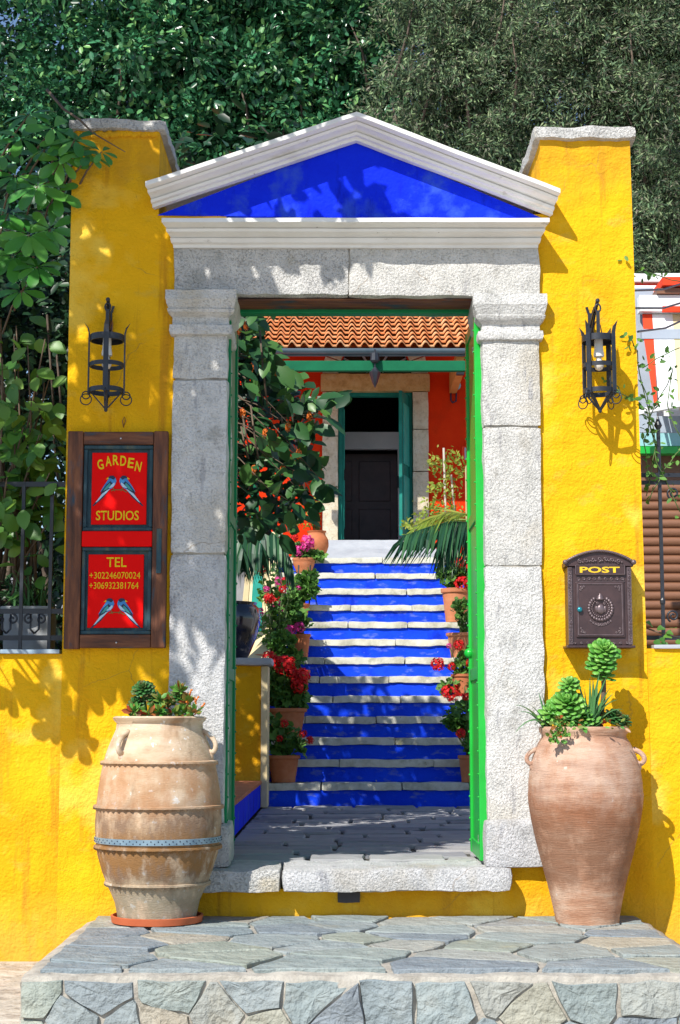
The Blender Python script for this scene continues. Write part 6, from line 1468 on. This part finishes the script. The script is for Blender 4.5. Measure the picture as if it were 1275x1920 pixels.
for (px, py0, py1) in ((92, 590, 760), (108, 640, 780), (100, 770, 900)):
    q.tube([at(px-4, py0, 0.9), at(px+2, (py0+py1)/2, 0.88), at(px+8, py1, 0.9)], 0.006, 5)
q.build('stems', 'bark', hd, smooth=180)['kind'] = 'stuff'
# planter with spider plant on the left sill
a = at(10, 1200, 0.42); b = at(96, 1146, 0.42)
plt = thing('planter_box', 'grey stone planter behind the left railing', 'planter', ((a.x+b.x)/2, 0.45, zs-0.06))
q = MB(); q.rough(a.x, b.x, 0.34, 0.58, zs-0.06, b.z, 0.03, 0.012, 0.004, 12, 6); q.build('box', 'planter_grey', plt, smooth=50)
q = MB(); q.rough(a.x-0.012, b.x+0.012, 0.328, 0.592, b.z, b.z+0.022, 0.03, 0.008, 0.003, 12, 7); q.build('rim', 'planter_grey', plt, smooth=50)
sl = thing('wall_ledge', 'narrow masonry ledge behind the left railing carrying the planter', 'ledge', (-1.8, 0.5, 0))
q = MB(); q.box(-3.2, xlb-0.06, 0.305, 0.74, ZG, zs-0.062); q.build('ledge', 'mortar', sl)
spd = thing('spider_plant', 'spider plant with thin arching leaves in the grey planter', 'plant', ((a.x+b.x)/2, 0.45, b.z+0.02))
for i in range(46):
    o_ = Vector((ub.uniform(a.x+0.04, b.x-0.04), 0.45+ub.uniform(-.06, .06), b.z+0.018)); e = o_+Vector((ub.gauss(0, .13), ub.gauss(-0.06, .10), ub.uniform(0.02, 0.2))); blade(arc(o_, e, ub.uniform(0.03, 0.07), 6), 0.006, 'leaf_aloe', spd)

# ================================================================== STREET TREE (out of view, front left): its shade dapples the gateway
stt = thing('street_tree', 'leafy street tree before the gateway that casts the dappled shade', 'tree', (-5.2, -2.2, ZG))
q = MB(); q.tube([(-5.2, -2.2, ZG), (-5.1, -2.25, 1.8), (-4.6, -2.3, 3.6), (-4.0, -2.4, 4.6)], [0.22, 0.18, 0.14, 0.09], 12); q.build('trunk', 'bark', stt, smooth=180); q = MB()
sr = random.Random(12)
cs = []; rad = []; per = []; S_ = Vector((0.62, 1.0, -1.14))
def shade_right(z):      # right edge of the shaded zone on the gateway front, by height
    pts = [(0.2, -1.3), (0.75, -0.95), (0.95, -0.52), (1.6, -0.46), (2.4, -0.40), (2.75, -0.15), (3.0, 0.02), (3.25, 0.10), (3.6, 0.05), (4.2, -0.3)]
    for (a, b), (c, d) in zip(pts[:-1], pts[1:]):
        if a <= z <= c: return b+(d-b)*(z-a)/(c-a)
    return -1.0
def smin(z): return (4.25-z)/1.617+0.34      # how far towards the sun the crown must start
tries = 0
while len(cs) < 180 and tries < 20000:
    tries += 1
    z = sr.uniform(0.85, 4.3); x = sr.uniform(-2.6, 0.15)
    if x > shade_right(z)-0.08: continue
    if z < 1.05 and (x > -0.75 or x < -1.25): continue
    if x < -1.5 and z > 2.0 and sr.random() < 0.8: continue
    if noise.noise(Vector((x*2.6, 5.0, z*2.6))) > 0.24: continue
    s_ = max(1.1, smin(z))+sr.uniform(0.0, 0.40); c = Vector((x, 0, z)) - S_*s_
    cs.append(tuple(c)); rad.append(sr.uniform(0.11, 0.18)); per.append(17)
for i in range(20):
    z = sr.uniform(1.0, 2.6); x = sr.uniform(-0.52, -0.22); s_ = smin(z)+sr.uniform(0.0, 0.5); cs.append(tuple(Vector((x, 0, z))-S_*s_)); rad.append(sr.uniform(0.10, 0.18)); per.append(22)
# hanging twig at the pediment and at the lower left wall
for (x, z) in ((0.02, 3.02), (0.09, 3.10), (0.16, 3.16), (0.0, 2.92), (0.10, 2.98), (0.20, 3.08), (-1.1, 0.86), (-0.98, 0.84)):
    cs.append(tuple(Vector((x, 0, z))-S_*max(1.3, smin(z)))); rad.append(0.085); per.append(9)
P_, O_ = clumps(cs, rad, per); n = len(P_)
cloud('crown', P_, O_*0.4+rnd(n, 0.4)+np.array([0.25, 0.25, -0.9]), rnd(n, 0.7)+np.array([-0.3, -0.5, 0.6]), RNG.uniform(0.12, 0.20, n), T_SMALL, 'leaf_street', stt, kind='stuff')
for c in cs[:60:2]:
    c = Vector(c); b0 = Vector((-4.0, -2.4, 4.6)); q.tube([b0, b0.lerp(c, .5)+Vector((0, 0, .25)), c], [0.035, 0.018, 0.006], 5)
q.build('branches', 'bark', stt, smooth=180)['kind'] = 'stuff'

# ================================================================== BACKGROUND TREES
def clump_tree(name, label, cat, trunk, region, nclump, per, lsize, tmpl, m, axb, rr=(0.4, 0.7), seed=1, holes=0.0, sub_=(7, 0.12, 0.3), group='trees behind the house'):
    t = thing(name, label, cat, trunk[0], group=group); q = MB(); q.tube(trunk, [0.30-0.20*i/(len(trunk)-1) for i in range(len(trunk))], 10); q.build('trunk', 'bark', t, smooth=180); q = MB()
    r_ = random.Random(seed); cs = []; rad = []; pp_ = []
    while len(cs) < nclump:
        c = region(r_)
        if c is None: continue
        if holes and noise.noise(Vector(c)*0.9+Vector((seed, 0, 0))) > holes: continue
        cs.append(tuple(c)); rad.append(r_.uniform(*rr)); pp_.append(per)
    P_, O_, A_ = sprays(cs, rad, sub_[0], per, RNG, axb[0], sub_[1], sub_[2]); n = len(P_)
    cloud('crown', P_, A_+rnd(n, axb[2]), O_*0.8+rnd(n, .4)+np.array([0, -0.2, 0.4]), RNG.uniform(lsize[0], lsize[1], n), tmpl, m, t, kind='stuff')
    for c in cs[::6]:
        c = Vector(c); b0 = c+Vector((r_.uniform(-.3, .3), 0.1, -1.1)); q.tube([b0, b0.lerp(c, .5)+Vector((0.05, 0, .1)), c], [0.03, 0.02, 0.008], 5)
    q.build('branches', 'bark', t, smooth=180)['kind'] = 'stuff'
    return t
def reg_ficus(r_):
    px = r_.uniform(-90, 780); py = r_.uniform(-90, 520); Y = r_.uniform(16.5, 19.0)
    if px > 720 and py < 60: return None
    if px < 260 and py < 150 and r_.random() < 0.45: return None
    if py > 250 and px > 560 and r_.random() < 0.5: return None
    return at(px, py, Y)
clump_tree('fig_tree', 'tall dense fig tree with small glossy leaves behind the left of the gateway', 'tree', [(-2.4, 18, 2.2), (-2.3, 18, 5), (-1.6, 18, 8)], reg_ficus, 310, 30, (0.075, 0.18), T_SMALL, 'leaf_ficus', ((0, -0.2, -0.8), 0.5, 0.5), (0.28, 0.66), 5, 0.22, (9, 0.20, 0.42))
def reg_cyp(cx, w):
    def f(r_):
        px = cx+r_.gauss(0, w); py = r_.uniform(-120, 600); Y = r_.uniform(14.6, 16.2)
        if px < 690 or abs(px-cx) > w*2.2: return None
        return at(px, py, Y)
    return f
for (cx, w, nm, lab) in ((905, 95, 'cypress', 'shaggy cypress behind the right slope of the pediment'), (1210, 85, 'cypress', 'grey-green cypress behind the right pier')):
    tb = at(cx, 800, 15.5)
    clump_tree(nm, lab, 'tree', [(tb.x, 15.6, 2.1), (tb.x, 15.5, 5), (tb.x+0.2, 15.5, 9.5)], reg_cyp(cx, w), 230, 60, (0.06, 0.12), T_THIN, 'leaf_cypress', ((0.0, -0.25, -0.5), 0.7, 0.6), (0.24, 0.46), int(cx), 0.30, (9, 0.11, 0.40))
def reg_cyp2(r_):
    px = r_.uniform(1150, 1330); py = r_.uniform(-100, 560); return at(px, py, r_.uniform(17.5, 19))
clump_tree('cypress', 'farther cypress filling the gap at the right edge behind the others', 'tree', [(5.3, 18.5, 2.1), (5.3, 18.5, 5), (5.2, 18.5, 11)], reg_cyp2, 120, 50, (0.08, 0.16), T_THIN, 'leaf_cypress', ((0.0, -0.25, -0.5), 0.7, 0.6), (0.34, 0.6), 31, 0.0, (9, 0.14, 0.4))
def reg_dark(r_):
    px = r_.uniform(560, 1300); py = r_.uniform(-80, 520); return at(px, py, r_.uniform(18.5, 20))
clump_tree('evergreen_tree', 'dark evergreen showing between the fig tree and the cypress', 'tree', [(1.0, 19.5, 2.1), (1.0, 19.5, 5), (1.0, 19.5, 10)], reg_dark, 280, 44, (0.08, 0.16), T_THIN, 'leaf_cypress', ((0.0, -0.3, -0.4), 0.7, 0.6), (0.4, 0.6), 13, 0.0, (9, 0.14, 0.4))

def reg_back(r_):
    px = r_.uniform(-120, 640); py = r_.uniform(-60, 560)
    if py < 130 and px < 330 and r_.random() < 0.9: return None
    return at(px, py, r_.uniform(20.5, 22.5))
clump_tree('fig_tree', 'farther fig tree behind the glossy one at upper left, coloured dark as its shaded hollows', 'tree', [(-3.4, 21.5, 2.2), (-3.3, 21.5, 6), (-2.9, 21.5, 10)], reg_back, 240, 22, (0.12, 0.22), T_SMALL, 'leaf_hedge', ((0, -0.2, -0.8), 0.5, 0.5), (0.45, 0.75), 55, 0.0, (8, 0.24, 0.45))  # dark leaf colour paints the shaded hollows of the fig crown in front
# ================================================================== NEIGHBOUR ON THE RIGHT
NB = 6.0
nb = thing('neighbouring_building', 'white building with red and beige striped awning right of the gateway', 'building', at(1300, 1000, NB))
def nbox(px0, py0, px1, py1, y0, y1, m, name, par=None):
    a = at(px0, py1, y0); b = at(px1, py0, y0); q = MB(); q.box(a.x, b.x, y0, y1, a.z, b.z); o = q.build(name, m, nb)
    if par: o.parent = par
    return o
wl_ = nbox(1196, 535, 1700, 1400, NB+0.3, NB+2.5, 'white_wall', 'wall')
nbox(1190, 540, 1225, 1400, NB+0.15, NB+0.295, 'grey_blue', 'shaded_edge')  # grey-blue strip paints the shade on the white building's left edge
nbox(1243, 519, 1700, 534, NB-0.1, NB+2.6, 'awning_red', 'roof_edge'); nbox(1232, 540, 1700, 550, NB-0.05, NB+0.29, 'slat_brown', 'eave_board')
nbox(1200, 553, 1700, 583, NB-0.02, NB+0.10, 'white_wall', 'fascia'); nbox(1243, 574, 1700, 584, NB-0.06, NB-0.022, 'awning_red', 'fascia_trim')
def strip(pxt, pyt, wt_, pxb, pyb, wb, m, yt, yb):
    q = MB(); a = at(pxt, pyt, yt); b = at(pxt+wt_, pyt, yt); c_ = at(pxb+wb, pyb, yb); d = at(pxb, pyb, yb); e = Vector((0, 0.02, 0.012))
    q.hexa([d, c_, c_+e, d+e, a, b, b+e, a+e]); q.build('awning_stripe', m, nb)
for (px, w_, m) in ((1205, 18, 'awning_red'), (1223, 38, 'white_wall'), (1261, 32, 'awning_beige'), (1293, 32, 'white_wall'), (1325, 32, 'awning_red')):
    strip(px, 590, w_, px+2, 617, w_, m, NB+0.05, NB-0.05)
    strip(px+3, 636, w_, px+(20 if px == 1205 else 10)+4, 770, (4 if px == 1205 else w_-2), m, NB-0.15, NB-0.75)
nbox(1204, 617, 1700, 635, NB-0.16, NB-0.08, 'grey_blue', 'awning_beam')
q = MB(); a = at(1196, 778, NB-0.8); b = at(1420, 735, NB-0.8); e = Vector((0, 0.05, 0)); f_ = Vector((0, 0, 0.05)); q.hexa([a, b, b+e, a+e, a+f_, b+f_, b+f_+e, a+f_+e]); q.build('awning_rail', 'white_wall', nb, bevel=0.005)
nbox(1196, 812, 1700, 836, NB-0.5, NB-0.4, 'turquoise_pale', 'canopy_band'); nbox(1196, 837, 1700, 850, NB-0.52, NB-0.4, 'green_gloss', 'canopy_trim'); nbox(1196, 780, 1700, 811, NB-0.3, NB-0.2, 'grey_blue', 'canopy_soffit')
nbox(1196, 851, 1700, 918, NB-0.3, NB-0.2, 'slat_brown', 'lintel_board')
for (pa, pb) in (((1190, 578), (1290, 564)), ((1196, 622), (1290, 596)), ((1186, 545), (1290, 528))):
    q = MB(); a, b = at(pa[0], pa[1], 3.0), at(pb[0], pb[1], 5.0); q.tube([a, a.lerp(b, .5)-Vector((0, 0, .03)), b], 0.008, 5); q.build('cable', 'iron', nb)
# roller shutter of brown slats
rs_ = thing('roller_shutter', 'brown roller shutter with horizontal slats behind the right railing', 'shutter', at(1300, 1180, 2.6))
sm = MB(); n_ = 8; L_ = 1.6; vs = []
for x_ in (0, L_):
    for kk in range(n_+1):
        a_ = -math.pi/2+math.pi*kk/n_; vs.append((x_, -0.020*math.cos(a_), 0.0295*math.sin(a_)))
sm.add(vs, [(kk, kk+1, n_+1+kk+1, n_+1+kk) for kk in range(n_)]); smm = sm.mesh('slat', smooth=180); smm.materials.append(MAT['slat_brown'])
a = at(1195, 1000, 2.6)
for i in range(30):
    inst('slat', smm, None, rs_, (a.x, 2.6, at(1240, 915, 2.6).z-i*0.0575))
# climbing jasmine on the right pier edge
jv = thing('jasmine_vine', 'thin climbing jasmine stems along the edge of the right pier', 'vine', (1.5, 0.2, zs2))
jr = random.Random(8); q = MB(); pos = []; ax_ = []
paths = [[(1250, 900, .2), (1222, 800, .12), (1205, 720, .05), (1196, 660, .02), (1182, 632, -.03)], [(1235, 860, .2), (1210, 770, .08), (1165, 735, -.05), (1140, 712, -.06)], [(1262, 700, .3), (1225, 760, .2), (1208, 830, .1), (1215, 900, .1)], [(1275, 530, .3), (1225, 515, .2), (1190, 510, .05), (1172, 485, 0)], [(1275, 655, .3), (1240, 668, .2), (1205, 690, .05)], [(1200, 700, .05), (1215, 760, .1), (1228, 830, .15), (1212, 930, .12)], [(1275, 820, .2), (1250, 760, .25), (1262, 690, .3)], [(1225, 850, .1), (1250, 900, .14), (1275, 960, .15)], [(1215, 940, .1), (1245, 880, .15), (1280, 840, .2)]]
for pth in paths:
    pts = [at(*p) for p in pth]; sm_ = []
    for a, b in zip(pts[:-1], pts[1:]):
        for t in (0, .33, .66): sm_.append(a.lerp(b, t)+Vector((jr.uniform(-.008, .008), 0, jr.uniform(-.008, .008))))
    sm_.append(pts[-1]); q.tube(sm_, 0.0026, 5)
    for p in sm_[2:]:
        for j in range(3): pos.append(p+Vector((jr.gauss(0, .018), jr.gauss(0, .012), jr.gauss(0, .016)))); ax_.append((jr.gauss(0, 1), jr.gauss(-.3, .6), jr.gauss(0, .8)))
q.build('stems', 'stem_green', jv, smooth=180)['kind'] = 'stuff'
n = len(pos); cloud('leaves', np.array(pos), np.array(ax_), rnd(n, .5)+np.array([0, -.8, .4]), RNG.uniform(0.022, 0.045, n), T_SMALL, 'leaf_geranium', jv, kind='stuff')
ip = thing('ivy_plant', 'small green ivy on the sill of the right garden wall', 'plant', (at(1245, 1200, .2).x, 0.2, zs2+0.02))
LM_IV = leaf_mesh('leaf', w=0.9, fold=0.1, curl=0.15, pts=((0.1, 0.7), (0.3, 1.0), (0.55, 0.6), (0.8, 0.35))); LM_IV.materials.append(MAT['leaf_broad'])
q = MB(); q.tube([at(1212, 1178, .1), at(1235, 1186, .1), at(1275, 1196, .12)], 0.004, 5); q.build('stem', 'twig', ip, smooth=180)
for (px, py) in ((1222, 1172), (1232, 1178), (1240, 1195), (1250, 1184), (1258, 1192), (1268, 1200), (1228, 1200), (1262, 1178), (1246, 1203)):
    L = jr.uniform(0.035, 0.055); inst('leaf', LM_IV, None, ip, at(px, py, 0.08), frame_quat((jr.gauss(.4, .5), -.4, jr.gauss(-.2, .5)), (0, -.8, .6)), (L, L, L))
